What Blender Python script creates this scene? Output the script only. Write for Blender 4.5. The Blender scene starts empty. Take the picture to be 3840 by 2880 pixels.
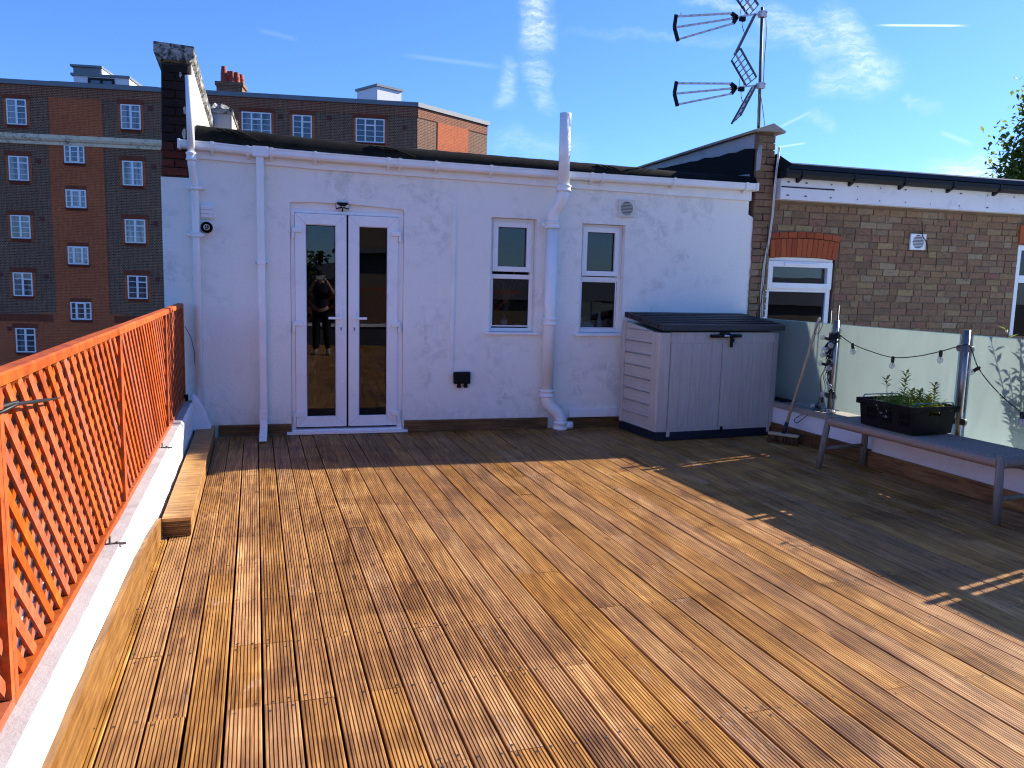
import bpy, bmesh, math, random
from math import sin, cos, pi, radians
from mathutils import Vector, Matrix

random.seed(7)
S = bpy.context.scene
COL = S.collection

# ------------------------------------------------------------------ camera
cam = bpy.data.objects.new('camera', bpy.data.cameras.new('camera'))
COL.objects.link(cam)
cam.data.sensor_width = 36.0
cam.data.lens = 27.856
cam.data.clip_start = 0.05
cam.data.clip_end = 3000
_r = Vector((0.96333827, -0.26703615, 0.02590518))
_u = Vector((0.00915109, 0.1292055, 0.99157561))
_f = Vector((0.26813363, 0.95498567, -0.12691227))
m = Matrix((_r, _u, -_f)).transposed().to_4x4()
m.translation = Vector((0, 0, 1.5))
cam.matrix_world = m
S.camera = cam

# ------------------------------------------------------------------ light
SUN_AZ = radians(75.4)      # measured clockwise from +Y
SUN_EL = radians(28.4)
SKY_STRENGTH = 0.076
SUN_STRENGTH = 3.8
EXPOSURE = 1.56
toward = Vector((sin(SUN_AZ) * cos(SUN_EL), cos(SUN_AZ) * cos(SUN_EL), sin(SUN_EL)))
sun = bpy.data.objects.new('sun', bpy.data.lights.new('sun', 'SUN'))
sun.data.energy = SUN_STRENGTH
sun.data.angle = radians(0.5)
sun.data.color = (1.0, 0.93, 0.82)
sun.rotation_euler = toward.to_track_quat('Z', 'Y').to_euler()
sun.location = (20, 5, 20)
COL.objects.link(sun)

W = bpy.data.worlds.new('World')
S.world = W
W.use_nodes = True
nt = W.node_tree
for n in list(nt.nodes):
    nt.nodes.remove(n)


def N(tree, t, **k):
    n = tree.nodes.new(t)
    for a, b in k.items():
        if a == 'inp':
            for i, v in b.items():
                n.inputs[i].default_value = v
        else:
            setattr(n, a, b)
    return n


out = N(nt, 'ShaderNodeOutputWorld')
bg = N(nt, 'ShaderNodeBackground', inp={1: SKY_STRENGTH})
sky = N(nt, 'ShaderNodeTexSky', sky_type='NISHITA', sun_disc=False, sun_elevation=SUN_EL, sun_rotation=SUN_AZ,
        altitude=60.0, air_density=1.0, dust_density=0.25, ozone_density=2.6)
tc = N(nt, 'ShaderNodeTexCoord')
L = nt.links.new
L(bg.outputs[0], out.inputs[0])


def wmath(op, a, b=None, clamp=False):
    n = N(nt, 'ShaderNodeMath', operation=op, use_clamp=clamp)
    for i, v in enumerate((a, b)):
        if v is None:
            continue
        if isinstance(v, (int, float)):
            n.inputs[i].default_value = v
        else:
            L(v, n.inputs[i])
    return n.outputs[0]


dirv = tc.outputs['Generated']
nz = N(nt, 'ShaderNodeTexNoise', inp={'Scale': 26.0, 'Detail': 6.0, 'Roughness': 0.62})
L(dirv, nz.inputs['Vector'])
wsub = N(nt, 'ShaderNodeVectorMath', operation='SUBTRACT')
L(nz.outputs['Color'], wsub.inputs[0]); wsub.inputs[1].default_value = (.5, .5, .5)
wscl = N(nt, 'ShaderNodeVectorMath', operation='SCALE'); wscl.inputs[3].default_value = 0.034
L(wsub.outputs[0], wscl.inputs[0])
wadd = N(nt, 'ShaderNodeVectorMath', operation='ADD')
L(dirv, wadd.inputs[0]); L(wscl.outputs[0], wadd.inputs[1])
# fibrous texture: noise stretched sideways
mp = N(nt, 'ShaderNodeMapping'); mp.inputs['Scale'].default_value = (38, 38, 190)
mp.inputs['Rotation'].default_value = (0.1, 0.25, 0.2)
L(wadd.outputs[0], mp.inputs[0])
fib = N(nt, 'ShaderNodeTexNoise', inp={'Scale': 1.0, 'Detail': 7.0, 'Roughness': 0.65})
L(mp.outputs[0], fib.inputs['Vector'])
fibv = N(nt, 'ShaderNodeMapRange', inp={1: 0.40, 2: 0.74, 3: 0.0, 4: 1.0}); L(fib.outputs[0], fibv.inputs[0])


def dot(v, c):
    n = N(nt, 'ShaderNodeVectorMath', operation='DOT_PRODUCT'); L(v, n.inputs[0]); n.inputs[1].default_value = c
    return n.outputs['Value']


total = None
#        end 1                     end 2                    width  strength  wispy(0 = clean vapour trail)
WISPS = [((.2640, .8950, .3620), (.2812, .9215, .2680), .026, .75, 1), ((.2740, .9251, .2630), (.2954, .9328, .2063), .017, .45, 1),
         ((.2538, .9323, .2577), (.2451, .9475, .2051), .017, .42, 1), ((.4995, .8126, .3002), (.5821, .7730, .2594), .024, .5, 1),
         ((.5562, .7767, .2997), (.6244, .7498, .2190), .028, .72, 1), ((.5623, .7934, .2330), (.6163, .7549, .2242), .026, .42, 1),
         ((.6052, .7451, .2801), (.6637, .6968, .2720), .0016, .9, 0), ((.3119, .9056, .2873), (.5393, .7985, .2674), .009, .13, 1),
         ((.6683, .7334, .1245), (.7647, .6353, .1269), .026, .8, 1), ((.5400, .8210, .1840), (.5666, .7994, .1997), .0026, .22, 0),
         ((.5645, .8008, .1999), (.5877, .7889, .1794), .012, .25, 1), ((.5418, .8247, .1625), (.5661, .8074, .1661), .0016, .35, 0),
         ((.4256, .8458, .3257), (.4991, .8121, .3024), .012, .4, 1), ((.6402, .7393, .2085), (.6664, .7203, .1925), .008, .22, 1),
         ((.6704, .7219, .1716), (.6947, .7019, .1572), .004, .16, 0), ((.1327, .9571, .2574), (.2387, .9384, .2500), .004, .09, 0),
         ((.2340, .9571, .1711), (.3419, .9264, .1576), .022, .20, 1), ((-.0308, .9624, .2698), (.0087, .9643, .2645), .004, .06, 0),
         ((-.70, .55, .30), (-.45, .80, .38), .05, .5, 1), ((.30, -.80, .35), (-.20, -.85, .42), .06, .6, 1), ((-.8, -.4, .3), (-.6, -.6, .25), .04, .5, 1)]
for p1, p2, wd, st, wis in WISPS:
    a, b = Vector(p1).normalized(), Vector(p2).normalized()
    c = (a + b).normalized(); t = (b - a); half = t.length / 2; t = (t - c * t.dot(c)).normalized(); s = c.cross(t)
    src = wadd.outputs[0] if wis else dirv
    du = wmath('ABSOLUTE', wmath('DIVIDE', dot(src, t), half * 1.08))
    dv = wmath('ABSOLUTE', wmath('DIVIDE', dot(src, s), wd))
    mu = N(nt, 'ShaderNodeMapRange', interpolation_type='SMOOTHSTEP', inp={1: 1.15, 2: 0.55, 3: 0, 4: 1}); L(du, mu.inputs[0])
    mv = N(nt, 'ShaderNodeMapRange', interpolation_type='SMOOTHSTEP', inp={1: 1.0, 2: 0.1, 3: 0, 4: st}); L(dv, mv.inputs[0])
    front = wmath('GREATER_THAN', dot(dirv, c), 0.3)
    k = wmath('MULTIPLY', wmath('MULTIPLY', mu.outputs[0], mv.outputs[0]), front)
    if wis:
        k = wmath('MULTIPLY', k, wmath('ADD', wmath('MULTIPLY', fibv.outputs[0], 0.75), 0.25))
    total = k if total is None else wmath('MAXIMUM', total, k)
tint = N(nt, 'ShaderNodeMix', data_type='RGBA', blend_type='MULTIPLY', inp={0: 1.0})
tint.inputs[7].default_value = (0.40, 0.625, 1.12, 1)
L(sky.outputs[0], tint.inputs[6])
cm = N(nt, 'ShaderNodeMix', data_type='RGBA', blend_type='MIX')
L(wmath('MULTIPLY', total, 0.95, True), cm.inputs[0])
L(tint.outputs[2], cm.inputs[6])
cm.inputs[7].default_value = (5.6, 6.2, 7.2, 1)
L(cm.outputs[2], bg.inputs[0])

S.view_settings.view_transform = 'Standard'
S.view_settings.look = 'None'
S.view_settings.gamma = 1
S.view_settings.use_curve_mapping = False
S.view_settings.exposure = EXPOSURE
S.render.engine = 'CYCLES'
S.cycles.use_denoising = True
S.cycles.filter_width = 1.15
S.cycles.max_bounces = 8
S.cycles.diffuse_bounces = 4
S.cycles.transparent_max_bounces = 12
S.cycles.sample_clamp_indirect = 6.0
S.cycles.caustics_reflective = False
S.cycles.caustics_refractive = False


# ------------------------------------------------------------------ materials
class M:
    """small wrapper to write node materials"""
    def __init__(s, name):
        s.m = bpy.data.materials.new(name); s.m.use_nodes = True
        s.t = s.m.node_tree; s.b = s.t.nodes['Principled BSDF']; s.o = s.t.nodes['Material Output']

    def n(s, t, **k): return N(s.t, t, **k)

    def l(s, a, b): s.t.links.new(a, b)

    def math(s, op, a, b=None, clamp=False):
        n = s.n('ShaderNodeMath', operation=op, use_clamp=clamp)
        for i, v in enumerate((a, b)):
            if v is None: continue
            if isinstance(v, (int, float)): n.inputs[i].default_value = v
            else: s.l(v, n.inputs[i])
        return n.outputs[0]

    def pos(s, scale=(1, 1, 1), obj=False, rnd=0.0, rotz=0.0):
        """world position, or object coordinates, scaled, shifted by the object's random number"""
        if obj: o = s.n('ShaderNodeTexCoord').outputs['Object']
        else: o = s.n('ShaderNodeNewGeometry').outputs['Position']
        if rnd:
            oi = s.n('ShaderNodeObjectInfo'); v = s.n('ShaderNodeCombineXYZ')
            k = s.math('MULTIPLY', oi.outputs['Random'], rnd)
            for i in range(3): s.l(k, v.inputs[i])
            a = s.n('ShaderNodeVectorMath', operation='ADD'); s.l(o, a.inputs[0]); s.l(v.outputs[0], a.inputs[1]); o = a.outputs[0]
        mp = s.n('ShaderNodeMapping'); mp.inputs['Scale'].default_value = scale; mp.inputs['Rotation'].default_value = (0, 0, rotz)
        s.l(o, mp.inputs[0])
        return mp.outputs[0]

    def noise(s, vec, scale=1.0, detail=4.0, rough=0.55, dist=0.0):
        n = s.n('ShaderNodeTexNoise', inp={'Scale': scale, 'Detail': detail, 'Roughness': rough, 'Distortion': dist}); s.l(vec, n.inputs['Vector'])
        return n.outputs[0]

    def ramp(s, fac, stops, interp='LINEAR'):
        r = s.n('ShaderNodeValToRGB'); r.color_ramp.interpolation = interp
        e = r.color_ramp.elements
        while len(e) < len(stops): e.new(0.5)
        for x, (p, c) in zip(e, stops):
            x.position = p; x.color = (c[0], c[1], c[2], 1) if not isinstance(c, (int, float)) else (c, c, c, 1)
        s.l(fac, r.inputs[0]); return r.outputs[0]

    def mix(s, fac, a, b, mode='MIX'):
        n = s.n('ShaderNodeMix', data_type='RGBA', blend_type=mode)
        for i, v in ((0, fac), (6, a), (7, b)):
            if isinstance(v, (int, float)): n.inputs[i].default_value = v if i == 0 else (v, v, v, 1)
            elif isinstance(v, tuple): n.inputs[i].default_value = (v[0], v[1], v[2], 1)
            else: s.l(v, n.inputs[i])
        return n.outputs[2]

    def rng(s, v, a, b, c=0.0, d=1.0, smooth=False):
        n = s.n('ShaderNodeMapRange', inp={1: a, 2: b, 3: c, 4: d})
        if smooth: n.interpolation_type = 'SMOOTHSTEP'
        s.l(v, n.inputs[0]); return n.outputs[0]

    def bump(s, h, strength=0.3, dist=0.01, prev=None):
        n = s.n('ShaderNodeBump', inp={'Strength': strength, 'Distance': dist}); s.l(h, n.inputs['Height'])
        if prev is not None: s.l(prev, n.inputs['Normal'])
        return n.outputs[0]

    def set(s, color=None, rough=None, metal=None, spec=None, normal=None):
        for k, v in (('Base Color', color), ('Roughness', rough), ('Metallic', metal), ('Specular IOR Level', spec), ('Normal', normal)):
            if v is None: continue
            if isinstance(v, (int, float)): s.b.inputs[k].default_value = v
            elif isinstance(v, tuple): s.b.inputs[k].default_value = (v[0], v[1], v[2], 1)
            else: s.l(v, s.b.inputs[k])
        return s.m


def simple(name, c, rough=0.5, metal=0.0, spec=0.5, var=0.15, vscale=6.0, bump=0.0, bscale=60.0, obj=False, rnd=0.0):
    k = M(name)
    v = k.pos(obj=obj, rnd=rnd)
    f = k.noise(v, vscale, 5, 0.6)
    col = k.mix(k.rng(f, 0.3, 0.7), tuple(x * (1 - var) for x in c), tuple(min(1, x * (1 + var)) for x in c))
    nrm = None
    if bump: nrm = k.bump(k.noise(v, bscale, 4, 0.6), bump, 0.01)
    ro = k.rng(f, 0.2, 0.8, rough * 0.85, min(1, rough * 1.15))
    return k.set(col, ro, metal, spec, nrm)


def mat_plaster(name, base=(.80, .79, .78), dirt=(.50, .50, .50), amt=0.6, bump=0.5, grime=False):
    k = M(name)
    v = k.pos()
    big = k.noise(v, 1.7, 6, 0.62, 0.6); fine = k.noise(v, 9.0, 6, 0.7, 0.8); tiny = k.noise(k.pos((1, 1, 1)), 60, 3, 0.6)
    p = k.math('MULTIPLY', k.rng(big, 0.45, 0.68, 0, 1, True), k.rng(fine, 0.42, 0.62, 0, 1, True))
    p2 = k.rng(k.noise(v, 22, 4, 0.7), 0.55, 0.75)
    st = k.math('MULTIPLY', k.rng(k.noise(k.pos((9, 9, .55)), 1.0, 4, .6), .58, .74), k.rng(big, .35, .6, .0, .40))
    f = k.math('MULTIPLY', k.math('ADD', k.math('ADD', p, st), k.math('MULTIPLY', p2, 0.18)), amt, True)
    if grime:
        z_ = k.n('ShaderNodeSeparateXYZ'); k.l(v, z_.inputs[0])
        f = k.math('MAXIMUM', f, k.math('MULTIPLY', k.rng(z_.outputs[2], .42, .10, 0, .55, True), k.rng(fine, .40, .66)))
    col = k.mix(f, base, dirt)
    h = k.math('ADD', k.math('MULTIPLY', fine, 0.7), k.math('MULTIPLY', tiny, 0.55))
    return k.set(col, 0.75, 0, 0.25, k.bump(h, bump, 0.012))


def mat_wood(name, ramp, grain=(55, 2.2, 30), rnd=40.0, blot=2.6, rough=(.42, .62), knots=True, spec=0.35, bump=0.25, tintvar=.22, laps=False):
    k = M(name)
    v = k.pos(rnd=rnd); g = k.pos(grain, rnd=rnd)
    w = k.pos()
    gr = k.noise(g, 1.0, 6, 0.65, 0.6)
    bl = k.noise(v, blot, 5, 0.6, 0.4); bl2 = k.noise(w, 1.1, 4, 0.55, 0.3)
    f = k.math('ADD', k.math('MULTIPLY', gr, 0.58), k.math('ADD', k.math('MULTIPLY', bl, 0.21), k.math('MULTIPLY', bl2, 0.08)))
    if laps:
        # brush laps of the stain: bands that run across the boards
        ed = k.math('MULTIPLY', k.math('SUBTRACT', k.noise(v, 30, 3, 0.6), 0.5), 0.035)
        lp = k.math('ADD', k.noise(k.pos((0.55, 2.6, 1)), 1.0, 1, 0.3), ed)
        lp2 = k.math('ADD', k.noise(k.pos((3.2, 1.5, 1), rnd=23), 1.0, 1, 0.3), ed)
        f = k.math('SUBTRACT', f, k.math('MULTIPLY', k.rng(lp, .555, .58, 0, 1, True), 0.032))
        f = k.math('SUBTRACT', f, k.math('MULTIPLY', k.rng(lp2, .60, .62, 0, 1, True), 0.035))
        f = k.math('ADD', f, k.math('MULTIPLY', k.rng(lp2, .38, .35, 0, 1, True), 0.04))
    col = k.ramp(k.rng(f, 0.27, 0.64), ramp)
    oi = k.n('ShaderNodeObjectInfo')
    hs = k.n('ShaderNodeHueSaturation')
    k.l(k.rng(oi.outputs['Random'], 0, 1, 1 - tintvar, 1 + tintvar), hs.inputs['Value'])
    h2 = k.n('ShaderNodeTexWhiteNoise', noise_dimensions='1D'); k.l(oi.outputs['Random'], h2.inputs['W'])
    k.l(k.rng(h2.outputs[0], 0, 1, 0.4985, 0.5015), hs.inputs['Hue'])
    k.l(k.rng(h2.outputs[0], 0, 1, 0.92, 1.05), hs.inputs['Saturation'])
    k.l(col, hs.inputs['Color']); col = hs.outputs[0]
    if knots:
        vo = k.n('ShaderNodeTexVoronoi', inp={'Scale': 1.0, 'Randomness': 1.0}); k.l(k.pos((7.5, 2.4, 7.5), rnd=rnd), vo.inputs['Vector'])
        wob = k.math('ADD', vo.outputs['Distance'], k.math('MULTIPLY', k.math('SUBTRACT', k.noise(v, 40, 3, 0.6), 0.5), 0.10))
        km = k.rng(wob, 0.12, 0.04, 0, 0.65, True)
        col = k.mix(km, col, (.10, .035, .014))
        rim = k.math('MULTIPLY', k.rng(wob, 0.24, 0.15, 0, 0.14, True), k.rng(wob, 0.11, 0.15, 0, 1))
        col = k.mix(rim, col, (.52, .33, .15))
    if laps:
        sc = k.math('MULTIPLY', k.rng(k.noise(k.pos((3.2, 2.2, 3), rnd=11), 1.0, 3, .5), .60, .68), k.rng(k.noise(k.pos((60, 18, 30), rnd=5), 1.0, 4, .7), .50, .66))
        col = k.mix(k.math('MULTIPLY', sc, .34), col, (.66, .52, .42))
    ro = k.rng(bl, 0.3, 0.7, rough[0], rough[1])
    return k.set(col, ro, 0, spec, k.bump(gr, bump, 0.004))


def brick_uv(k):
    """coordinates that run along any upright wall: u along it, v up"""
    ge = k.n('ShaderNodeNewGeometry')
    cr = k.n('ShaderNodeVectorMath', operation='CROSS_PRODUCT'); k.l(ge.outputs['True Normal'], cr.inputs[0]); cr.inputs[1].default_value = (0, 0, 1)
    no = k.n('ShaderNodeVectorMath', operation='NORMALIZE'); k.l(cr.outputs[0], no.inputs[0])
    d = k.n('ShaderNodeVectorMath', operation='DOT_PRODUCT'); k.l(ge.outputs['Position'], d.inputs[0]); k.l(no.outputs[0], d.inputs[1])
    sx = k.n('ShaderNodeSeparateXYZ'); k.l(ge.outputs['Position'], sx.inputs[0])
    c = k.n('ShaderNodeCombineXYZ'); k.l(d.outputs['Value'], c.inputs[0]); k.l(sx.outputs[2], c.inputs[1])
    return c.outputs[0]


def mat_brickwall(name, c1, c2, mortar, bw=.225, bh=.075, ms=.011, var=None, freq=2, squash=0.5, upright=False, amt=.5):
    k = M(name)
    uv = brick_uv(k)
    if upright:
        mp = k.n('ShaderNodeMapping'); mp.inputs['Rotation'].default_value = (0, 0, pi / 2); k.l(uv, mp.inputs[0]); uv = mp.outputs[0]
    b = k.n('ShaderNodeTexBrick', inp={'Scale': 1.0, 'Mortar Size': ms, 'Mortar Smooth': 0.15, 'Bias': 0.0, 'Brick Width': bw, 'Row Height': bh})
    b.squash = squash; b.squash_frequency = freq
    k.l(uv, b.inputs['Vector'])
    b.inputs['Color1'].default_value = (*c1, 1); b.inputs['Color2'].default_value = (*c2, 1); b.inputs['Mortar'].default_value = (*mortar, 1)
    v = k.pos()
    f = k.noise(v, 0.5, 4, 0.6); f2 = k.noise(v, 7, 3, 0.6)
    col = k.mix(k.rng(f, 0.35, 0.7, 0, amt), b.outputs['Color'], var or tuple(x * .6 for x in c1))
    col = k.mix(k.rng(f2, 0.3, 0.7, 0, .35), col, tuple(x * .5 for x in c2), 'MIX')
    return k.set(col, 0.85, 0, 0.2, k.bump(b.outputs['Fac'], -0.5, 0.02))


def mat_random(name, cols, rough=.85, mottle=.5, scale=45, bump=.6, dark=(.05, .04, .035), spots=.5):
    """each piece takes its own colour"""
    k = M(name)
    oi = k.n('ShaderNodeObjectInfo')
    stops = [(i / max(1, len(cols) - 1), c) for i, c in enumerate(cols)]
    base = k.ramp(oi.outputs['Random'], stops)
    v = k.pos(rnd=13)
    n1 = k.noise(v, scale, 5, 0.7); n2 = k.noise(v, scale * .35, 4, 0.6)
    col = k.mix(k.rng(n1, 0.35, 0.7, 0, mottle), base, dark)
    col = k.mix(k.rng(n2, 0.56, 0.7, 0, spots), col, dark)
    h = k.math('ADD', n1, n2)
    return k.set(col, rough, 0, 0.15, k.bump(h, bump, 0.01))


def mat_glass(name, tint=(.80, .86, .86), gloss=1.0, rough=0.0):
    k = M(name)
    tr = k.n('ShaderNodeBsdfTransparent'); tr.inputs[0].default_value = (*tint, 1)
    gl = k.n('ShaderNodeBsdfGlossy'); gl.inputs['Roughness'].default_value = rough
    nz_ = k.noise(k.pos(), 2.2, 2, 0.5)
    k.l(k.bump(nz_, 0.006, 0.05), gl.inputs['Normal'])
    fr = k.n('ShaderNodeFresnel', inp={0: 1.52})
    mx = k.n('ShaderNodeMixShader')
    k.l(k.math('MULTIPLY', fr.outputs[0], gloss, True), mx.inputs[0]); k.l(tr.outputs[0], mx.inputs[1]); k.l(gl.outputs[0], mx.inputs[2])
    k.l(mx.outputs[0], k.o.inputs[0])
    return k.m


def mat_frosted(name):
    k = M(name)
    v = k.pos()
    wear = k.noise(v, 6, 6, 0.7, 1.0)
    tl = k.n('ShaderNodeBsdfTranslucent')
    streak = k.noise(k.pos((9, 9, 2.0)), 1.0, 5, 0.65, 0.8)
    spots = k.rng(k.noise(v, 46, 3, 0.6), 0.60, 0.70)
    f = k.math('ADD', k.math('MULTIPLY', k.rng(streak, .35, .75), .30), k.math('MULTIPLY', k.math('MULTIPLY', spots, k.rng(wear, .5, .6)), .6), True)
    k.l(k.mix(f, (.46, .515, .505), (.78, .84, .85)), tl.inputs[0])
    tr = k.n('ShaderNodeBsdfRefraction', inp={'IOR': 1.16, 'Roughness': .62}); tr.inputs[0].default_value = (.84, .95, .92, 1)
    df = k.n('ShaderNodeBsdfDiffuse'); df.inputs[0].default_value = (.45, .50, .49, 1)
    gl = k.n('ShaderNodeBsdfGlossy'); gl.inputs['Roughness'].default_value = .18
    m1 = k.n('ShaderNodeMixShader', inp={0: .55}); k.l(tl.outputs[0], m1.inputs[1]); k.l(tr.outputs[0], m1.inputs[2])
    m2 = k.n('ShaderNodeMixShader', inp={0: .10}); k.l(m1.outputs[0], m2.inputs[1]); k.l(df.outputs[0], m2.inputs[2])
    fr = k.n('ShaderNodeFresnel', inp={0: 1.5}); m3 = k.n('ShaderNodeMixShader')
    k.l(k.math('MULTIPLY', fr.outputs[0], .8), m3.inputs[0]); k.l(m2.outputs[0], m3.inputs[1]); k.l(gl.outputs[0], m3.inputs[2])
    k.l(m3.outputs[0], k.o.inputs[0])
    return k.m


def mat_leaf(name, cols, trans=.45):
    k = M(name)
    v = k.pos()
    n = k.noise(v, 9, 3, .6); n2 = k.noise(v, 1.1, 2, .5)
    c = k.ramp(k.rng(k.math('ADD', k.math('MULTIPLY', n, .6), k.math('MULTIPLY', n2, .4)), .35, .65), [(i / (len(cols) - 1), c) for i, c in enumerate(cols)])
    tl = k.n('ShaderNodeBsdfTranslucent'); k.l(k.mix(.5, c, (.35, .42, .05)), tl.inputs[0])
    k.set(c, .45, 0, .4)
    mx = k.n('ShaderNodeMixShader', inp={0: trans}); k.l(k.b.outputs[0], mx.inputs[1]); k.l(tl.outputs[0], mx.inputs[2]); k.l(mx.outputs[0], k.o.inputs[0])
    return k.m


DECK = [(0.0, (.11, .043, .011)), (.25, (.235, .106, .027)), (.48, (.385, .188, .052)), (.72, (.55, .305, .095)), (1.0, (.78, .53, .21))]
MT = {}
MT['deck'] = mat_wood('stained_decking', DECK, laps=True, rough=(.40, .58), spec=.28, tintvar=.075)
MT['sleeper'] = mat_wood('stained_timber', [(0, (.10, .042, .012)), (.35, (.30, .15, .045)), (.7, (.50, .28, .095)), (1, (.66, .42, .17))], grain=(5, 42, 42), blot=3.2, knots=False)
MT['skirt'] = mat_wood('stained_skirting', [(0, (.035, .018, .008)), (.4, (.12, .06, .022)), (.75, (.26, .14, .05)), (1, (.42, .25, .10))], grain=(3, 3, 60), blot=3.5, knots=False)
MT['ply'] = mat_wood('pale_ply_board', [(0, (.09, .034, .009)), (.35, (.22, .098, .026)), (.7, (.36, .18, .052)), (1, (.48, .28, .10))], grain=(34, 3.0, 60), blot=5, knots=True)
MT['trellis'] = mat_wood('orange_stained_softwood', [(0, (.20, .034, .008)), (.4, (.37, .072, .014)), (.8, (.49, .112, .023)), (1, (.66, .19, .055))], grain=(20, 20, 20), blot=5, knots=False, rough=(.5, .7), spec=.25, tintvar=.20)
MT['skirt2'] = mat_wood('stained_low_board', [(0, (.06, .026, .009)), (.35, (.20, .095, .03)), (.7, (.36, .19, .065)), (1, (.50, .30, .12))], grain=(30, 3.0, 40), blot=4, knots=True)
MT['pale_wood'] = mat_wood('broom_wood', [(0, (.35, .25, .14)), (1, (.62, .50, .33))], grain=(40, 40, 3), knots=False, tintvar=.05)
MT['grey_wood'] = mat_wood('weathered_wood', [(0, (.13, .115, .09)), (.5, (.22, .195, .155)), (1, (.33, .30, .25))], grain=(50, 50, 4), knots=False, tintvar=.08, rough=(.6, .8))
MT['plaster'] = mat_plaster('white_masonry_paint', (.88, .87, .80), (.55, .55, .52), .58, .7, True)
MT['parapet'] = mat_plaster('white_roof_paint', (.80, .79, .78), (.58, .57, .56), .35, .35)
MT['greypaint'] = mat_plaster('pale_grey_roof_paint', (.41, .41, .41), (.31, .305, .305), .8, .3)
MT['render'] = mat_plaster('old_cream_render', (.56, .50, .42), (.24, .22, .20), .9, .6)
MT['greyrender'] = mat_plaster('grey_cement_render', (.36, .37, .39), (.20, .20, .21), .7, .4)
k = M('weathered_concrete')
v = k.pos()
c1_ = k.rng(k.noise(v, 16, 6, .75, .6), .44, .58, 0, 1, True); c2_ = k.rng(k.noise(v, 60, 4, .7), .5, .62)
col_ = k.mix(c1_, (.42, .40, .37), (.045, .043, .040)); col_ = k.mix(k.math('MULTIPLY', c2_, .6), col_, (.10, .10, .085))
MT['concrete'] = k.set(col_, .9, 0, .15, k.bump(c1_, .6, .012))
MT['upvc'] = simple('white_upvc', (.86, .86, .85), .28, 0, .5, .03, 3)
MT['whitepaint'] = simple('white_gloss_paint', (.86, .86, .84), .25, 0, .5, .05, 5, .15, 35)
MT['fascia'] = simple('white_painted_board', (.84, .84, .82), .45, 0, .4, .07, 4, .1, 30)
MT['board'] = mat_plaster('stained_white_board', (.76, .76, .78), (.42, .42, .44), .45, .1)
MT['cream'] = simple('cream_plastic', (.66, .64, .57), .4, 0, .5, .06, 5)
MT['screw'] = simple('dark_screw', (.02, .016, .014), .7)
MT['black'] = simple('black_plastic', (.006, .006, .007), .55, 0, .18, .2, 8)
MT['blackgutter'] = simple('black_upvc_gutter', (.009, .009, .009), .5, 0, .25, .3, 8, .08, 30)
MT['rubber'] = simple('black_cable', (.010, .010, .011), .5, 0, .4)
MT['felt'] = simple('bitumen_felt', (.011, .011, .010), .95, 0, .08, .5, 7, .6, 90)
MT['membrane'] = simple('black_bitumen_paint', (.008, .008, .009), .8, 0, .12, .4, 3, .3, 25)
MT['flash'] = simple('grey_flashing_tape', (.30, .30, .31), .5, .0, .3, .2, 10, .4, 30)
MT['steel'] = simple('brushed_stainless', (.30, .285, .27), .42, 1.0, .5, .08, 10)
MT['alu'] = simple('dull_aluminium', (.58, .58, .60), .45, .35, .5, .1, 10)
MT['darkmetal'] = simple('oxidised_steel', (.10, .095, .09), .55, .5, .4, .2, 8)
for nm_, gs_ in (('shed', (34, 34, 2.2)), ('shed_side', (3, 3, 46))):
    k = M('taupe_moulded_plastic' if nm_ == 'shed' else 'taupe_side_plastic')
    g1 = k.noise(k.pos(gs_, rnd=9), 1.0, 5, .6, 1.2); g2 = k.noise(k.pos(), 3.5, 5, .65); g3 = k.rng(k.noise(k.pos(), 9, 5, .75, .8), .60, .74)
    c_ = k.mix(k.rng(g1, .35, .65), (.49, .44, .375), (.60, .54, .465)); c_ = k.mix(k.rng(g2, .35, .7, 0, .35), c_, (.43, .385, .335)); c_ = k.mix(k.math('MULTIPLY', g3, .25), c_, (.66, .64, .60))
    MT[nm_] = k.set(c_, k.rng(g2, .3, .7, .45, .62), 0, .35, k.bump(g1, .25, .004))
MT['lid'] = simple('dark_brown_plastic', (.030, .024, .025), .5, 0, .5, .12, 4, .1, 40)
MT['navy'] = simple('navy_plastic_base', (.010, .013, .028), .5, 0, .4, .3, 6, .15, 30)
MT['rope'] = simple('grey_rope', (.37, .275, .205), .75, 0, .2, .2, 90, .5, 160)
MT['soil'] = simple('dark_compost', (.03, .022, .015), .95, 0, .1, .4, 40, 1, 60)
MT['bristle'] = simple('brown_bristle', (.17, .085, .04), .9, 0, .1, .4, 60, .8, 140)
MT['blue'] = simple('teal_plastic', (.02, .16, .20), .4)
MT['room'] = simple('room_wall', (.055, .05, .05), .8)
MT['cup'] = simple('white_ceramic', (.8, .8, .78), .3)
MT['straw'] = simple('dried_flower', (.45, .27, .12), .8)
MT['bottle'] = simple('dark_bottle_glass', (.03, .04, .05), .08)
MT['coping'] = mat_plaster('mossy_coping_stone', (.34, .31, .25), (.12, .12, .085), .9, .6)
MT['slate'] = simple('grey_slate', (.055, .058, .065), .6, 0, .4, .3, 9, .3, 30)
MT['terracotta'] = simple('terracotta', (.24, .050, .030), .7, 0, .3, .25, 7)
MT['zinc'] = simple('grey_zinc_capping', (.17, .19, .21), .5, .2, .4, .12, 2)
MT['stonepaint'] = mat_plaster('peeling_cream_paint', (.86, .72, .52), (.16, .13, .10), .9, .4)
MT['mortar'] = mat_plaster('brown_mortar', (.205, .138, .088), (.12, .085, .057), .8, .6)
MT['mortar_dark'] = mat_plaster('grey_mortar', (.085, .07, .055), (.025, .022, .02), 1.2, .7)
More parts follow.
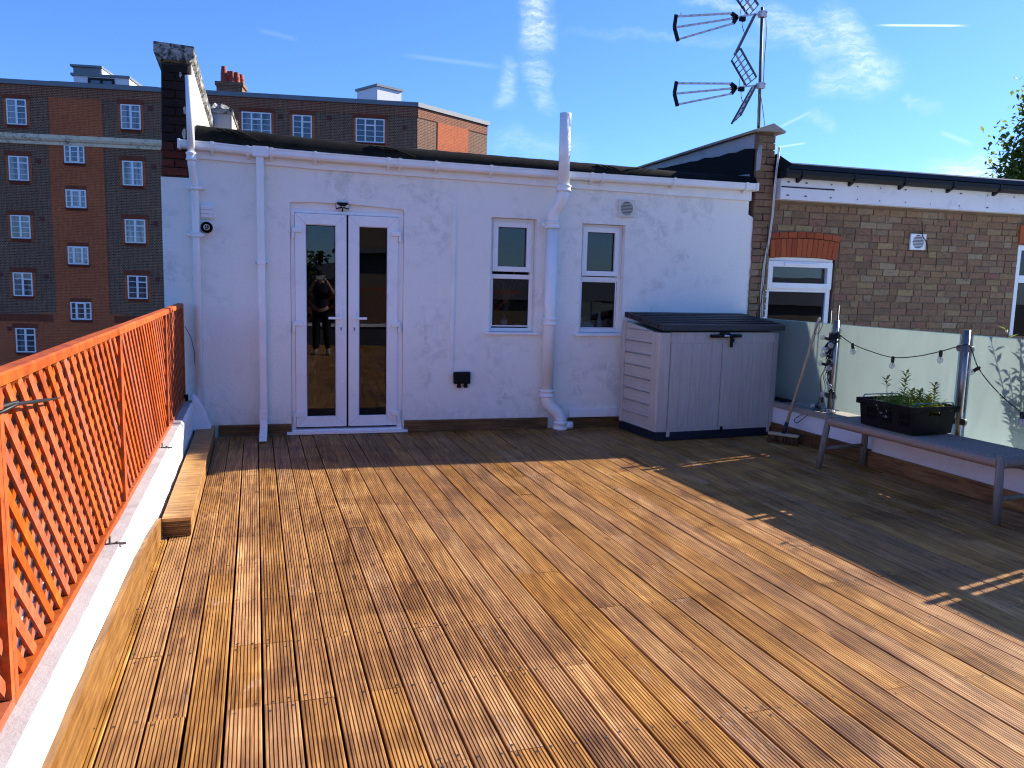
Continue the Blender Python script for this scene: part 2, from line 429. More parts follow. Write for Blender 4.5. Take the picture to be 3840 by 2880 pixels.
MT['stock'] = mat_random('london_stock_brick', [(.27, .165, .085), (.29, .160, .098), (.33, .215, .105), (.25, .138, .082), (.29, .176, .100), (.21, .130, .076), (.31, .192, .104), (.29, .140, .096), (.38, .27, .13), (.26, .152, .090), (.40, .30, .18), (.23, .138, .080)], scale=38, mottle=.45)
MT['redarch'] = mat_random('orange_gauged_brick', [(.40, .088, .030), (.46, .115, .04), (.34, .07, .028), (.43, .10, .035)], scale=50, mottle=.25, bump=.2, spots=.15)
MT['tar'] = mat_random('sooty_brick', [(.022, .016, .015), (.03, .018, .016), (.018, .014, .014)], scale=30, mottle=.4, dark=(.012, .011, .011))
MT['redold'] = mat_random('old_red_brick', [(.16, .035, .022), (.11, .028, .02), (.20, .05, .028)], scale=30, mottle=.6, dark=(.025, .015, .014))
MT['bk_dark'] = mat_brickwall('purple_grey_brickwork', (.20, .078, .050), (.095, .048, .040), (.42, .28, .16), amt=.25, var=(.09, .045, .04))
MT['bk_red'] = mat_brickwall('red_brickwork', (.62, .115, .034), (.45, .080, .028), (.55, .24, .11), amt=.3, var=(.18, .05, .03))
MT['bk_redtop'] = mat_brickwall('red_brickwork_pale_joints', (.26, .060, .034), (.16, .042, .032), (.46, .28, .15), amt=.25, var=(.12, .035, .03))
MT['bk_soldier'] = mat_brickwall('red_soldier_course', (.32, .07, .032), (.24, .055, .03), (.14, .07, .045), bw=.5, bh=.075, ms=.009, squash=1.0, upright=True)
MT['bk_stock'] = mat_brickwall('stock_brickwork', (.24, .165, .105), (.18, .12, .085), (.20, .165, .12), amt=.3)
MT['airbrick'] = simple('red_air_brick', (.13, .022, .018), .7)
MT['pane'] = mat_glass('window_glass', (.66, .72, .77), 1.35)
k = M('far_window_glass')
v = k.pos()
oi = k.n('ShaderNodeObjectInfo')
cur = k.math('MULTIPLY', k.rng(k.noise(k.pos((5, 5, .35), rnd=30), 1.0, 3, .5), .42, .58), k.rng(oi.outputs['Random'], .0, 1.0))
MT['farpane'] = k.set(k.mix(cur, (.035, .050, .065), (.34, .38, .42)), .04, 0, .9, k.bump(k.noise(v, 1.6, 2, .5), .10, .05))
MT['frost'] = mat_frosted('frosted_glass')
MT['edge'] = simple('green_glass_edge', (.30, .62, .55), .15)
k = M('clear_bulb_glass')
tr_ = k.n('ShaderNodeBsdfTransparent'); tr_.inputs[0].default_value = (.93, .94, .92, 1)
k.set((.85, .85, .82), .08, 0, .9)
lw = k.n('ShaderNodeLayerWeight', inp={0: .35}); mx_ = k.n('ShaderNodeMixShader')
k.l(k.rng(lw.outputs['Facing'], 0, 1, .22, .75), mx_.inputs[0]); k.l(tr_.outputs[0], mx_.inputs[1]); k.l(k.b.outputs[0], mx_.inputs[2]); k.l(mx_.outputs[0], k.o.inputs[0])
MT['bulb'] = k.m
MT['filament'] = simple('brass_filament', (.45, .28, .1), .4, .7)
MT['leaf'] = mat_leaf('green_leaf', [(.06, .11, .014), (.13, .19, .024), (.26, .29, .040)])
MT['leafdark'] = mat_leaf('hedge_leaf', [(.020, .040, .010), (.045, .075, .018), (.075, .11, .025)], .3)
MT['herb'] = mat_leaf('young_green_leaf', [(.24, .29, .03), (.42, .44, .05), (.60, .54, .09)], .5)
MT['herbtop'] = mat_leaf('yellow_shoot', [(.30, .25, .05), (.50, .42, .10)], .5)
MT['redleaf'] = mat_leaf('photinia_leaf', [(.03, .055, .02), (.09, .05, .03), (.30, .035, .035)], .4)
MT['bark'] = simple('bark', (.09, .07, .05), .9, 0, .1, .3, 20, .8, 40)
MT['asphalt'] = simple('asphalt', (.050, .050, .052), .9, 0, .2, .25, 3, .4, 60)
MT['under'] = simple('roof_membrane', (.020, .018, .016), .9)
MT['skin'] = simple('skin', (.42, .24, .17), .5, 0, .4, .06)
MT['shirt'] = simple('dark_navy_cotton', (.018, .020, .032), .9, 0, .15, .2, 12, .3, 60)
MT['trouser'] = simple('black_cotton', (.012, .012, .014), .9, 0, .15)
MT['hair'] = simple('dark_hair', (.012, .009, .007), .6)
MT['phone'] = simple('phone_back', (.55, .56, .58), .25, 0, .5)
MT['shoe'] = simple('grey_shoe', (.18, .18, .19), .7)
MT['terrace'] = simple('pale_terrace_tile', (.62, .66, .60), .6, 0, .3, .08, 3)

# ------------------------------------------------------------------ mesh helpers
ORG = {}


def tag(o, label=None, cat=None, group=None, kind=None):
    if label: o['label'] = label
    if cat: o['category'] = cat
    if group: o['group'] = group
    if kind: o['kind'] = kind
    return o


def thing(name, label=None, cat=None, loc=(0, 0, 0), rotz=0.0, group=None, kind=None, parent=None):
    o = bpy.data.objects.new(name, None); COL.objects.link(o)
    o.empty_display_size = 0.1
    if parent is not None:
        o.parent = parent; o.location = Vector(loc) - ORG[parent.name]
    else:
        o.location = loc; o.rotation_euler = (0, 0, rotz)
    ORG[o.name] = Vector((0, 0, 0)) if rotz else Vector(loc)
    return tag(o, label, cat, group, kind)


class MB:
    def __init__(s): s.v = []; s.f = []; s.sm = []

    def add(s, vs, fs, smooth=False):
        o = len(s.v); s.v += [tuple(x) for x in vs]
        for f in fs: s.f.append(tuple(i + o for i in f)); s.sm.append(smooth)
        return s

    def box(s, x0, x1, y0, y1, z0, z1):
        vs = [(x, y, z) for x in (x0, x1) for y in (y0, y1) for z in (z0, z1)]
        return s.add(vs, [(0, 1, 3, 2), (4, 6, 7, 5), (0, 4, 5, 1), (2, 3, 7, 6), (0, 2, 6, 4), (1, 5, 7, 3)])

    def obox(s, c, ax, ay, az):
        c, ax, ay, az = map(Vector, (c, ax, ay, az))
        vs = [c + ax * i + ay * j + az * k for i in (-1, 1) for j in (-1, 1) for k in (-1, 1)]
        return s.add(vs, [(0, 1, 3, 2), (4, 6, 7, 5), (0, 4, 5, 1), (2, 3, 7, 6), (0, 2, 6, 4), (1, 5, 7, 3)])

    def beam(s, p0, p1, w, h, up=(0, 0, 1)):
        p0, p1, up = Vector(p0), Vector(p1), Vector(up)
        d = (p1 - p0); x = d.normalized(); sd = x.cross(up).normalized(); u = sd.cross(x)
        return s.obox((p0 + p1) / 2, d / 2, sd * w / 2, u * h / 2)

    def prism(s, poly, vec):
        vec = Vector(vec); n = len(poly)
        vs = [Vector(p) for p in poly] + [Vector(p) + vec for p in poly]
        return s.add(vs, [tuple(range(n))[::-1], tuple(range(n, 2 * n))] + [(i, (i + 1) % n, n + (i + 1) % n, n + i) for i in range(n)])

    def tube(s, pts, r, n=10, cap=True):
        pts = [Vector(p) for p in pts]; rr = r if isinstance(r, (list, tuple)) else [r] * len(pts)
        rings = []; nrm = None
        for i, p in enumerate(pts):
            t = ((pts[min(i + 1, len(pts) - 1)] - p).normalized() + (p - pts[max(0, i - 1)]).normalized())
            if t.length < 1e-6: t = Vector((0, 0, 1))
            t.normalize()
            if nrm is None:
                nrm = t.orthogonal().normalized()
            nrm = (nrm - t * nrm.dot(t))
            if nrm.length < 1e-5: nrm = t.orthogonal()
            nrm.normalize(); bi = t.cross(nrm)
            rings.append([p + (nrm * cos(2 * pi * k / n) + bi * sin(2 * pi * k / n)) * rr[i] for k in range(n)])
        o = len(s.v)
        for R_ in rings: s.v += [tuple(x) for x in R_]
        for i in range(len(rings) - 1):
            for k in range(n):
                s.f.append((o + i * n + k, o + i * n + (k + 1) % n, o + (i + 1) * n + (k + 1) % n, o + (i + 1) * n + k)); s.sm.append(True)
        if cap:
            s.f.append(tuple(o + k for k in range(n))[::-1]); s.sm.append(False)
            e = o + (len(rings) - 1) * n
            s.f.append(tuple(e + k for k in range(n))); s.sm.append(False)
        return s

    def cyl(s, p0, p1, r, n=16): return s.tube([p0, p1], r, n)

    def lathe(s, c, prof, n=16, axis=(0, 0, 1)):
        ax = Vector(axis).normalized(); c = Vector(c)
        a = ax.orthogonal().normalized(); b = ax.cross(a); o = len(s.v)
        for r_, z_ in prof:
            s.v += [tuple(c + ax * z_ + (a * cos(2 * pi * k / n) + b * sin(2 * pi * k / n)) * max(r_, 1e-5)) for k in range(n)]
        for i in range(len(prof) - 1):
            for k in range(n):
                s.f.append((o + i * n + k, o + i * n + (k + 1) % n, o + (i + 1) * n + (k + 1) % n, o + (i + 1) * n + k)); s.sm.append(True)
        s.f.append(tuple(o + k for k in range(n))[::-1]); s.sm.append(False)
        e = o + (len(prof) - 1) * n
        s.f.append(tuple(e + k for k in range(n))); s.sm.append(False)
        return s

    def ring(s, x0, x1, z0, z1, w, y0, y1):
        """frame of four members, butted end to end, in a plane facing -y"""
        s.box(x0, x0 + w, y0, y1, z0, z1); s.box(x1 - w, x1, y0, y1, z0, z1)
        s.box(x0 + w, x1 - w, y0, y1, z0, z0 + w); s.box(x0 + w, x1 - w, y0, y1, z1 - w, z1)
        return s

    def build(s, name, mat, parent=None, bevel=0.0, label=None, cat=None, group=None, kind=None, seg=2):
        vs = [Vector(v) for v in s.v]
        lo = Vector([min(v[i] for v in vs) for i in range(3)]); hi = Vector([max(v[i] for v in vs) for i in range(3)])
        c = Vector(((lo.x + hi.x) / 2, (lo.y + hi.y) / 2, lo.z))
        me = bpy.data.meshes.new(name)
        me.from_pydata([tuple(v - c) for v in vs], [], s.f)
        me.polygons.foreach_set('use_smooth', s.sm)
        bm = bmesh.new(); bm.from_mesh(me)
        bmesh.ops.recalc_face_normals(bm, faces=bm.faces)
        if bevel:
            bmesh.ops.bevel(bm, geom=[e for e in bm.edges if len(e.link_faces) == 2 and e.calc_face_angle(0) > .5], offset=bevel, segments=seg, profile=.6, affect='EDGES', clamp_overlap=True)
        bm.to_mesh(me); bm.free()
        me.materials.append(mat)
        o = bpy.data.objects.new(name, me); COL.objects.link(o)
        if parent is not None:
            o.parent = parent; o.location = c - ORG[parent.name]
        else:
            o.location = c
        ORG[o.name] = c
        return tag(o, label, cat, group, kind)


def inst(src, loc, parent=None, rot=None, scale=None, name=None):
    o = src.copy(); COL.objects.link(o)
    if name: o.name = name
    o.parent = parent
    o.location = Vector(loc) - (ORG[parent.name] if parent is not None else Vector((0, 0, 0)))
    if rot is not None: o.rotation_euler = rot
    if scale is not None: o.scale = scale
    ORG[o.name] = Vector(loc)
    return o


def copy_tree(o, parent=None):
    c = o.copy(); COL.objects.link(c); c.parent = parent
    for ch in list(o.children): copy_tree(ch, c)
    return c


TH = 0.040453                       # planks and side parapets are turned by this against the house wall
def NT(n, t, z=0.0):                # deck coordinates (across the boards, along the boards) -> world
    return Vector((n * cos(TH) - t * sin(TH), n * sin(TH) + t * cos(TH), z))

# ================================================================== SETTING
g = MB(); g.add([(-900, -900, -10), (900, -900, -10), (900, 1500, -10), (-900, 1500, -10)], [(0, 1, 2, 3)])
g.build('ground', MT['asphalt'], kind='structure')

# slab the terrace stands on (the storeys below)
b = MB(); b.box(-.95, 5.25, -3.0, 7.76, -9.99, -.075); b.build('roof_slab', MT['under'], kind='structure')

# ------------------------------------------------------------------ deck: grooved boards
deck = thing('deck', kind='structure')


def plank_mesh():
    prof = [(-.0582, -.028), (-.0582, -.003), (-.0558, 0.0)]
    ng = 8; pitch = .0133; x0 = -pitch * (ng - 1) / 2
    for i in range(ng):
        c = x0 + i * pitch
        prof += [(c - .0023, 0.0), (c - .0018, -.0065), (c + .0018, -.0065), (c + .0023, 0.0)]
    prof += [(.0558, 0.0), (.0582, -.003), (.0582, -.028)]
    mb = MB(); n = len(prof)
    mb.add([(x, 0, z) for x, z in prof] + [(x, 1, z) for x, z in prof],
           [tuple(range(n)), tuple(range(n, 2 * n))[::-1]] + [(i, i + 1, n + i + 1, n + i) for i in range(n - 1)])
    return mb


pm = plank_mesh()
me = bpy.data.meshes.new('plank'); me.from_pydata(pm.v, [], pm.f)
bm = bmesh.new(); bm.from_mesh(me); bmesh.ops.recalc_face_normals(bm, faces=bm.faces); bm.to_mesh(me); bm.free()
me.materials.append(MT['deck'])
plank0 = bpy.data.objects.new('plank', me)
JOIST = [2.26 + .4925 * i for i in range(-10, 12)]
near = lambda t: min(JOIST, key=lambda q: abs(q - t))
fixed = {-3: [2.75], -1: [2.755, 3.26, 6.18], 0: [2.76, 3.25], 1: [2.756], 3: [2.76], 7: [2.766, 6.18], 9: [2.753], 6: [2.26], 5: [6.18], -2: [4.10]}
first = True
screws = MB()
for c in range(-5, 41):
    n = .005 + .125 * (c + .5)
    cuts = list(fixed.get(c, []))
    t = -3.2 + random.random() * 2.0
    if not cuts:
        t = -2.8 + random.choice([0, .9, 1.5, 2.2, 3.0, 3.4, 4.2])
        while t < 7.4:
            cuts.append(near(t)); t += random.choice([2.46, 2.95, 3.45, 3.94])
    else:
        cuts.append(near(min(cuts) - 2.9))
        if max(cuts) < 4.2: cuts.append(near(max(cuts) + random.choice([2.4, 2.95])))
    cuts = sorted(set(x for x in cuts if -2.4 < x < 7.2))
    ends = [-2.62] + cuts + [7.745]
    for a, b_ in zip(ends[:-1], ends[1:]):
        if b_ - a < .2: continue
        o = plank0 if first else plank0.copy()
        first = False
        COL.objects.link(o); o.name = 'plank'
        o.parent = deck
        jit = random.uniform(-.0012, .0012)
        o.location = NT(n + jit, a + .0015, random.uniform(-.0022, .0006))
        o.rotation_euler = (random.uniform(-.0004, .0004), random.uniform(-.006, .006), TH + random.uniform(-.0006, .0006))
        o.scale = (random.uniform(.985, 1.01), b_ - a - .003, 1)
    for tj in JOIST:
        if tj < 1.9 or tj > 7.6: continue
        isj = any(abs(tj - q) < .02 for q in cuts)
        for sx in (-.036, .034):
            for dt in ((-.03, .03) if isj else (0,)):
                if random.random() < .1: continue
                p = NT(n + sx + random.uniform(-.008, .008), tj + dt + random.uniform(-.012, .012), 0)
                r_ = .0055
                screws.add([p + Vector((r_ * cos(q * pi / 3), r_ * sin(q * pi / 3), .0006)) for q in range(6)], [tuple(range(6))])
screws.build('screw', MT['screw'], deck, kind='stuff')

# ================================================================== WHITE HOUSE
YW = 7.777
house = thing('white_house', 'white rendered single storey house with glazed french doors facing the deck', 'house', (1.9, YW, 0))
DX0, DX1 = .001, 1.060
W1 = (1.928, 2.400, 1.0, 2.140)
W2 = (2.890, 3.368, 1.0, 2.122)


def archz(x):
    t = (x - DX0) / (DX1 - DX0)
    return 2.186 + .022 * 4 * t * (1 - t) * (1 - .4 * t) - .018 * t


mb = MB()
T0, T1 = YW, YW + .25
mb.box(-1.10, -.866, T0, T1, -.12, 2.352); mb.box(-.866, DX0, T0, T1, -.12, 2.60)
xs = [DX0 + (DX1 - DX0) * i / 12 for i in range(13)]
mb.prism([(x, T0, archz(x)) for x in xs] + [(DX1, T0, 2.60), (DX0, T0, 2.60)], (0, T1 - T0, 0))
mb.box(DX1, W1[0], T0, T1, -.12, 2.60)
for w in (W1, W2):
    mb.box(w[0], w[1], T0, T1, -.12, w[2]); mb.box(w[0], w[1], T0, T1, w[3], 2.60)
mb.box(W1[1], W2[0], T0, T1, -.12, 2.60)
mb.box(W2[1], 4.80, T0, T1, -.12, 2.60)
mb.prism([(4.80, T0, -.12), (4.868, T0, -.12), (4.866, T0, 1.2), (4.874, T0, 1.75), (4.862, T0, 2.27), (4.80, T0, 2.30)], (0, .2, 0))
mb.build('wall', MT['plaster'], house)
# dark room behind the openings
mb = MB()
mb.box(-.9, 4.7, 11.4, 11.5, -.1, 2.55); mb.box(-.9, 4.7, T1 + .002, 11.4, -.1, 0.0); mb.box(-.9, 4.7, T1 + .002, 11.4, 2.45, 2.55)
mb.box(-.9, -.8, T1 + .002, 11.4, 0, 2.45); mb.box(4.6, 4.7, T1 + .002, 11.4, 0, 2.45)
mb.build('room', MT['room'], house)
# fascia board
mb = MB()
mb.prism([(-.86, YW - .028, 2.528), (.25, YW - .028, 2.495), (1.8, YW - .028, 2.478), (2.92, YW - .028, 2.462), (4.81, YW - .028, 2.444), (4.81, YW - .028, 2.612), (-.86, YW - .028, 2.64)], (0, .028, 0))
mb.build('fascia', MT['fascia'], house)
# felt roof with its lumpy rolled edge
GT = [(-.92, 2.668), (-.667, 2.662), (-.36, 2.648), (.23, 2.637), (.9, 2.627), (1.89, 2.620), (2.87, 2.613), (4.70, 2.617), (4.815, 2.619)]
FT = [(-.78, 2.832), (-.17, 2.808), (.59, 2.772), (2.1, 2.750), (2.96, 2.739), (3.49, 2.731), (3.95, 2.716), (4.86, 2.722)]


def lerp(tab, x):
    for (a, za), (b_, zb) in zip(tab[:-1], tab[1:]):
        if x <= b_: return za + (zb - za) * max(0, (x - a)) / (b_ - a)
    return tab[-1][1]


mb = MB()
rr = random.Random(3)
nx = 220; ny = 11
vs = []
lump = [rr.uniform(-1, 1) for _ in range(400)]
sm = lambda i, k: sum(lump[(i // 3 + j * 7 + k * 13) % 400] for j in range(3)) / 3
for i in range(nx + 1):
    x = -.80 + 5.66 * i / nx
    zt = lerp(FT, x); zg = lerp(GT, x) - .03
    amp = .003 if x < 3.95 else .0015
    for j in range(ny + 1):
        a = j / ny
        if j <= 6:
            th = a * 11 / 6 * (pi / 2)
            y = 7.905 - .20 * cos(th) ** .8 if j < 6 else 7.905
            z = zg + (zt - zg) * sin(th) ** .9
        else:
            y = 7.905 + (j - 6) * .55; z = zt - .05 * (j - 6)
        if x > 3.96 and j <= 6: y += .02
        vs.append((x, y + sm(i, j) * amp * .6, z + (sm(i, j + 3) * amp if 0 < j else 0)))
fs = [(i * (ny + 1) + j, (i + 1) * (ny + 1) + j, (i + 1) * (ny + 1) + j + 1, i * (ny + 1) + j + 1) for i in range(nx) for j in range(ny)]
mb.add(vs, fs, True)
mb.build('roof', MT['felt'], house)
# lap folds in the felt
for x, w in ((-.62, .22), (.72, .30), (3.0, .2)):
    fb = MB()
    for q in range(3):
        x0 = x + q * .07
        fb.tube([(x0, 7.76, lerp(FT, x0) - .03), (x0 + w * .4, 7.735, lerp(FT, x0 + w * .4) - .055), (x0 + w, 7.715, lerp(FT, x0 + w) - .105)], [.006, .009, .004], 6)
    fb.build('felt_fold', MT['felt'], house)

# skirting boards at the foot of the house wall
for x0, x1, zt in ((-.66, DX0 - .004, .104), (1.078, 2.572, .113), (2.80, 3.42, .104)):
    mb = MB()
    prof = [(0, .0), (0, zt), (.024, zt)]
    z = zt
    pts = []
    k_ = 6
    for i in range(k_):
        za = zt - i * zt / k_; zb = zt - (i + 1) * zt / k_
        pts += [(-.028, za - .002), (-.028, zb + .003), (-.024, zb + .0015), (-.024, zb + .0)]
    poly = [(0, zt)] + pts + [(0, 0)]
    mb.prism([(x0, YW - .002 + y, z) for y, z in poly], (x1 - x0, 0, 0))
    mb.build('skirting_board', MT['skirt'], house)

# ---- french doors
door = MB()
YF = 7.802
door.box(DX0 + .002, .040, YF, YF + .06, .04, 2.125); door.box(1.006, DX1 - .002, YF, YF + .06, .04, 2.125)
door.box(.040, 1.006, YF, YF + .06, 2.096, 2.125)
dframe = door.build('french_door', MT['upvc'], house, bevel=.003)
hp = MB()
hp.prism([(x, YF + .012, min(archz(x) + .01, 2.24)) for x in xs] + [(DX1 - .003, YF + .012, 2.126), (DX0 + .003, YF + .012, 2.126)], (0, .04, 0))
hp.build('head_panel', MT['fascia'], dframe)
for x0, x1 in ((.042, .516), (.534, 1.004)):
    lf = MB(); YL = 7.780
    lf.ring(x0, x1, .066, 2.092, .098, YL, YL + .055)
    gx0, gx1 = x0 + .098, x1 - .098
    lf.ring(gx0, gx1, .164, 1.994, .006, YL + .012, YL + .040)
    lf.build('leaf', MT['upvc'], dframe, bevel=.003)
    tl = -.034 if x0 < .3 else .004
    pn = MB()
    cx = (gx0 + gx1) / 2; hw = (gx1 - gx0) / 2 - .006
    pn.obox((cx, YL + .026, 1.079), (hw, hw * tl, 0), (-.004 * tl, .004, 0), (0, 0, .905))
    pn.build('pane', MT['pane'], dframe)
    gk = MB(); gk.ring(gx0 + .006, gx1 - .006, .17, 1.988, .006, YL + .016, YL + .021); gk.build('gasket', MT['black'], dframe)
    mi = MB()
    for (cx_, cz_, dx_, dz_) in ((x0 + .049, .115, 1, 1), (x1 - .049, .115, -1, 1), (x0 + .049, 2.043, 1, -1), (x1 - .049, 2.043, -1, -1)):
        mi.beam((cx_ - dx_ * .047, YL - .0003, cz_ - dz_ * .047), (cx_ + dx_ * .047, YL - .0003, cz_ + dz_ * .047), .0015, .002, (0, 1, 0))
    mi.build('mitre_joint', MT['greyrender'], dframe)
mb = MB(); mb.box(.516 + .001, .533, 7.786, 7.83, .07, 2.09); mb.build('gap_seal', MT['black'], dframe)
for sx, xh in ((1, .018), (-1, 1.030)):
    for zh in (1.935, 1.062, .188):
        h = MB()
        h.box(min(xh, xh + sx * .088), max(xh, xh + sx * .088), 7.755, 7.781, zh - .022, zh + .024)
        h.box(min(xh - sx * .004, xh + sx * .022), max(xh - sx * .004, xh + sx * .022), 7.752, 7.79, zh - .075, zh - .022)
        h.build('hinge', MT['whitepaint'], dframe, bevel=.006)
for xp, sx in ((.463, -1), (.588, 1)):
    h = MB(); h.box(xp - .015, xp + .015, 7.765, 7.781, .973, 1.207); h.build('handle_plate', MT['upvc'], dframe, bevel=.007)
    h = MB(); h.cyl((xp, 7.766, 1.121), (xp, 7.735, 1.121), .010, 10); h.box(min(xp - sx * .012, xp + sx * .118), max(xp - sx * .012, xp + sx * .118), 7.722, 7.738, 1.110, 1.132)
    h.build('handle', MT['upvc'], dframe, bevel=.004)
    h = MB(); h.cyl((xp, 7.766, 1.026), (xp, 7.7635, 1.026), .0075, 10); h.box(xp - .0045, xp + .0045, 7.7637, 7.766, 1.000, 1.024); h.build('keyhole', MT['darkmetal'], dframe)
mb = MB(); mb.box(-.046, 1.104, 7.705, 7.80, .004, .030); mb.box(.004, 1.056, 7.745, 7.86, .030, .046); mb.build('threshold', MT['upvc'], dframe, bevel=.004)

# ---- windows
def window(x0, x1, z0, z1, ztr, gl_up, gl_lo, nm='window'):
    YG = 7.850
    w = MB(); w.ring(x0, x1, z0, z1, .036, YG, YG + .06); w.box(x0 + .036, x1 - .036, YG, YG + .06, ztr - .022, ztr + .022)
    wo = w.build('window', MT['upvc'], house, bevel=.003)
    s_ = MB(); s_.ring(gl_up[0] - .052, gl_up[1] + .052, gl_up[2] - .052, gl_up[3] + .052, .052, YG - .022, YG + .03); s_.build('sash', MT['upvc'], wo, bevel=.004)
    s_ = MB(); s_.ring(gl_lo[0] - .012, gl_lo[1] + .012, gl_lo[2] - .012, gl_lo[3] + .012, .012, YG + .006, YG + .03); s_.build('glazing_bead', MT['upvc'], wo, bevel=.002)
    for q, tl in ((gl_up, .006), (gl_lo, -.004)):
        k_ = MB(); k_.ring(q[0], q[1], q[2], q[3], .005, YG + .010, YG + .014); k_.build('gasket', MT['black'], wo)
        p = MB(); p.box(q[0] + .0005, q[1] - .0005, YG + .016, YG + .022, q[2] + .0005, q[3] - .0005); p.build('pane', MT['pane'], wo)
    return wo


w1 = window(1.930, 2.398, 1.002, 2.138, 1.560, (2.016, 2.316, 1.661, 2.052), (1.978, 2.356, 1.064, 1.536))
w2 = window(2.892, 3.366, 1.002, 2.120, 1.560, (2.972, 3.280, 1.643, 2.040), (2.938, 3.312, 1.052, 1.527))
for x0, x1, z in ((1.878, 2.460, .998), (2.834, 3.412, .990)):
    mb = MB(); mb.box(x0, x1, 7.738, 7.849, z - .022, z); mb.build('window_sill', MT['whitepaint'], house, bevel=.003)
for x0, x1 in ((1.93, 2.398), (2.892, 3.366)):
    mb = MB(); mb.box(x0 - .1, x1 + .1, 8.03, 8.22, .985, 1.012); mb.build('inner_sill', MT['upvc'], house)

# things on the inner sills
o = thing('bottle', 'dark glass bottle standing inside the left kitchen window', 'bottle', (2.165, 8.09, 1.013))
mb = MB(); mb.lathe((2.165, 8.09, 1.013), [(.036, 0), (.038, .01), (.038, .13), (.030, .165), (.014, .19), (.013, .24), (.016, .243), (.016, .262)], 14); mb.build('glass_body', MT['bottle'], o)
mb = MB(); mb.lathe((2.165, 8.09, 1.013), [(.0385, .03), (.0385, .10)], 14); mb.build('paper_label', MT['cup'], o)
o = thing('dried_flowers', 'brown dried flower spray in a vase inside the left window', 'dried flowers', (2.20, 8.14, 1.013))
mb = MB(); mb.lathe((2.20, 8.14, 1.013), [(.03, 0), (.045, .06), (.03, .13), (.022, .17), (.028, .18)], 12); mb.build('vase', MT['bottle'], o)
mb = MB(); rr = random.Random(5)
for i in range(26):
    a = rr.uniform(0, 2 * pi); sp = rr.uniform(.05, .24); h = rr.uniform(.25, .48)
    p = Vector((2.20 + sp * cos(a), 8.14 + sp * .3 * sin(a), 1.19 + h))
    mb.tube([(2.20, 8.14, 1.18), (2.20 + sp * .35 * cos(a), 8.14, 1.19 + h * .6), p], [.002, .0018, .001], 4)
    for q in range(4):
        d = Vector((rr.uniform(-1, 1), rr.uniform(-.4, .4), rr.uniform(-.3, 1))).normalized() * .03
        mb.add([p, p + d + Vector((.004, 0, 0)), p + d * 1.6, p + d - Vector((.004, 0, 0))], [(0, 1, 2, 3)])
mb.build('stems', MT['straw'], o)
for (x, kind_, lab) in ((3.02, 'jug', 'white ceramic jug inside the right kitchen window'), (3.12, 'pot', 'white lidded pot inside the right kitchen window'), (3.245, 'tall', 'tall white bottle inside the right kitchen window')):
    mb = MB()
    if kind_ == 'jug':
        mb.lathe((x, 8.1, 1.013), [(.03, 0), (.036, .05), (.028, .09), (.036, .12)], 14)
        mb.tube([(x + .03, 8.1, 1.10), (x + .06, 8.1, 1.09), (x + .055, 8.1, 1.05), (x + .03, 8.1, 1.04)], .006, 6)
    elif kind_ == 'pot':
        mb.lathe((x, 8.1, 1.013), [(.055, 0), (.06, .01), (.06, .06), (.05, .07), (.02, .085), (.012, .10)], 16)
    else:
        mb.lathe((x, 8.1, 1.013), [(.028, 0), (.028, .12), (.012, .15), (.012, .19)], 12)
    mb.build({'jug': 'jug', 'pot': 'pot', 'tall': 'bottle'}[kind_], MT['cup'], label=lab, cat={'jug': 'jug', 'pot': 'pot', 'tall': 'bottle'}[kind_])

# ---- rainwater goods and fittings on the wall
gut = thing('roof_gutter', 'long white square-line gutter along the eaves of the white house', 'gutter', (1.9, 7.70, 2.6))
mb = MB()
gp = [(0, 0), (0, -.012), (.006, -.016), (.004, -.05), (.014, -.066), (.03, -.072), (.088, -.072), (.095, -.06), (.095, 0), (.089, 0), (.089, -.056), (.03, -.062), (.012, -.055), (.008, -.005)]
rings = []
for x, z in GT: rings.append([(x, 7.658 + y, z + dz) for y, dz in gp])
n = len(gp); o_ = []
for r_ in rings: o_ += r_
fs = [(i * n + k, i * n + (k + 1) % n, (i + 1) * n + (k + 1) % n, (i + 1) * n + k) for i in range(len(rings) - 1) for k in range(n)]
fs += [tuple(range(n))[::-1], tuple((len(rings) - 1) * n + k for k in range(n))]
mb.add(o_, fs); mb.build('trough', MT['whitepaint'], gut)
for x in (-.658, -.36, -.155, .231, .898, 1.003, 1.348, 1.888, 2.934, 3.055, 3.85, 4.696):
    z = lerp(GT, x)
    h = MB(); pr = [(-.006, .006), (-.006, -.03), (-.003, -.055), (.012, -.078), (.04, -.086), (.06, -.098), (.094, -.110), (.094, -.074), (.03, -.074), (.010, -.064), (.0005, -.05), (.0005, .006)]
    h.prism([(x - .014, 7.658 + a, z + b_) for a, b_ in pr], (.028, 0, 0)); h.build('bracket', MT['whitepaint'], gut)
for x in (-.93, 4.822):
    z = lerp(GT, x); h = MB(); h.box(x - .012, x + .012, 7.650, 7.758, z - .08, z + .006); h.build('end_cap', MT['whitepaint'], gut, bevel=.006)
h = MB(); h.box(-.32, -.18, 7.6535, 7.757, 2.565, 2.655); h.build('outlet', MT['whitepaint'], gut, bevel=.008)

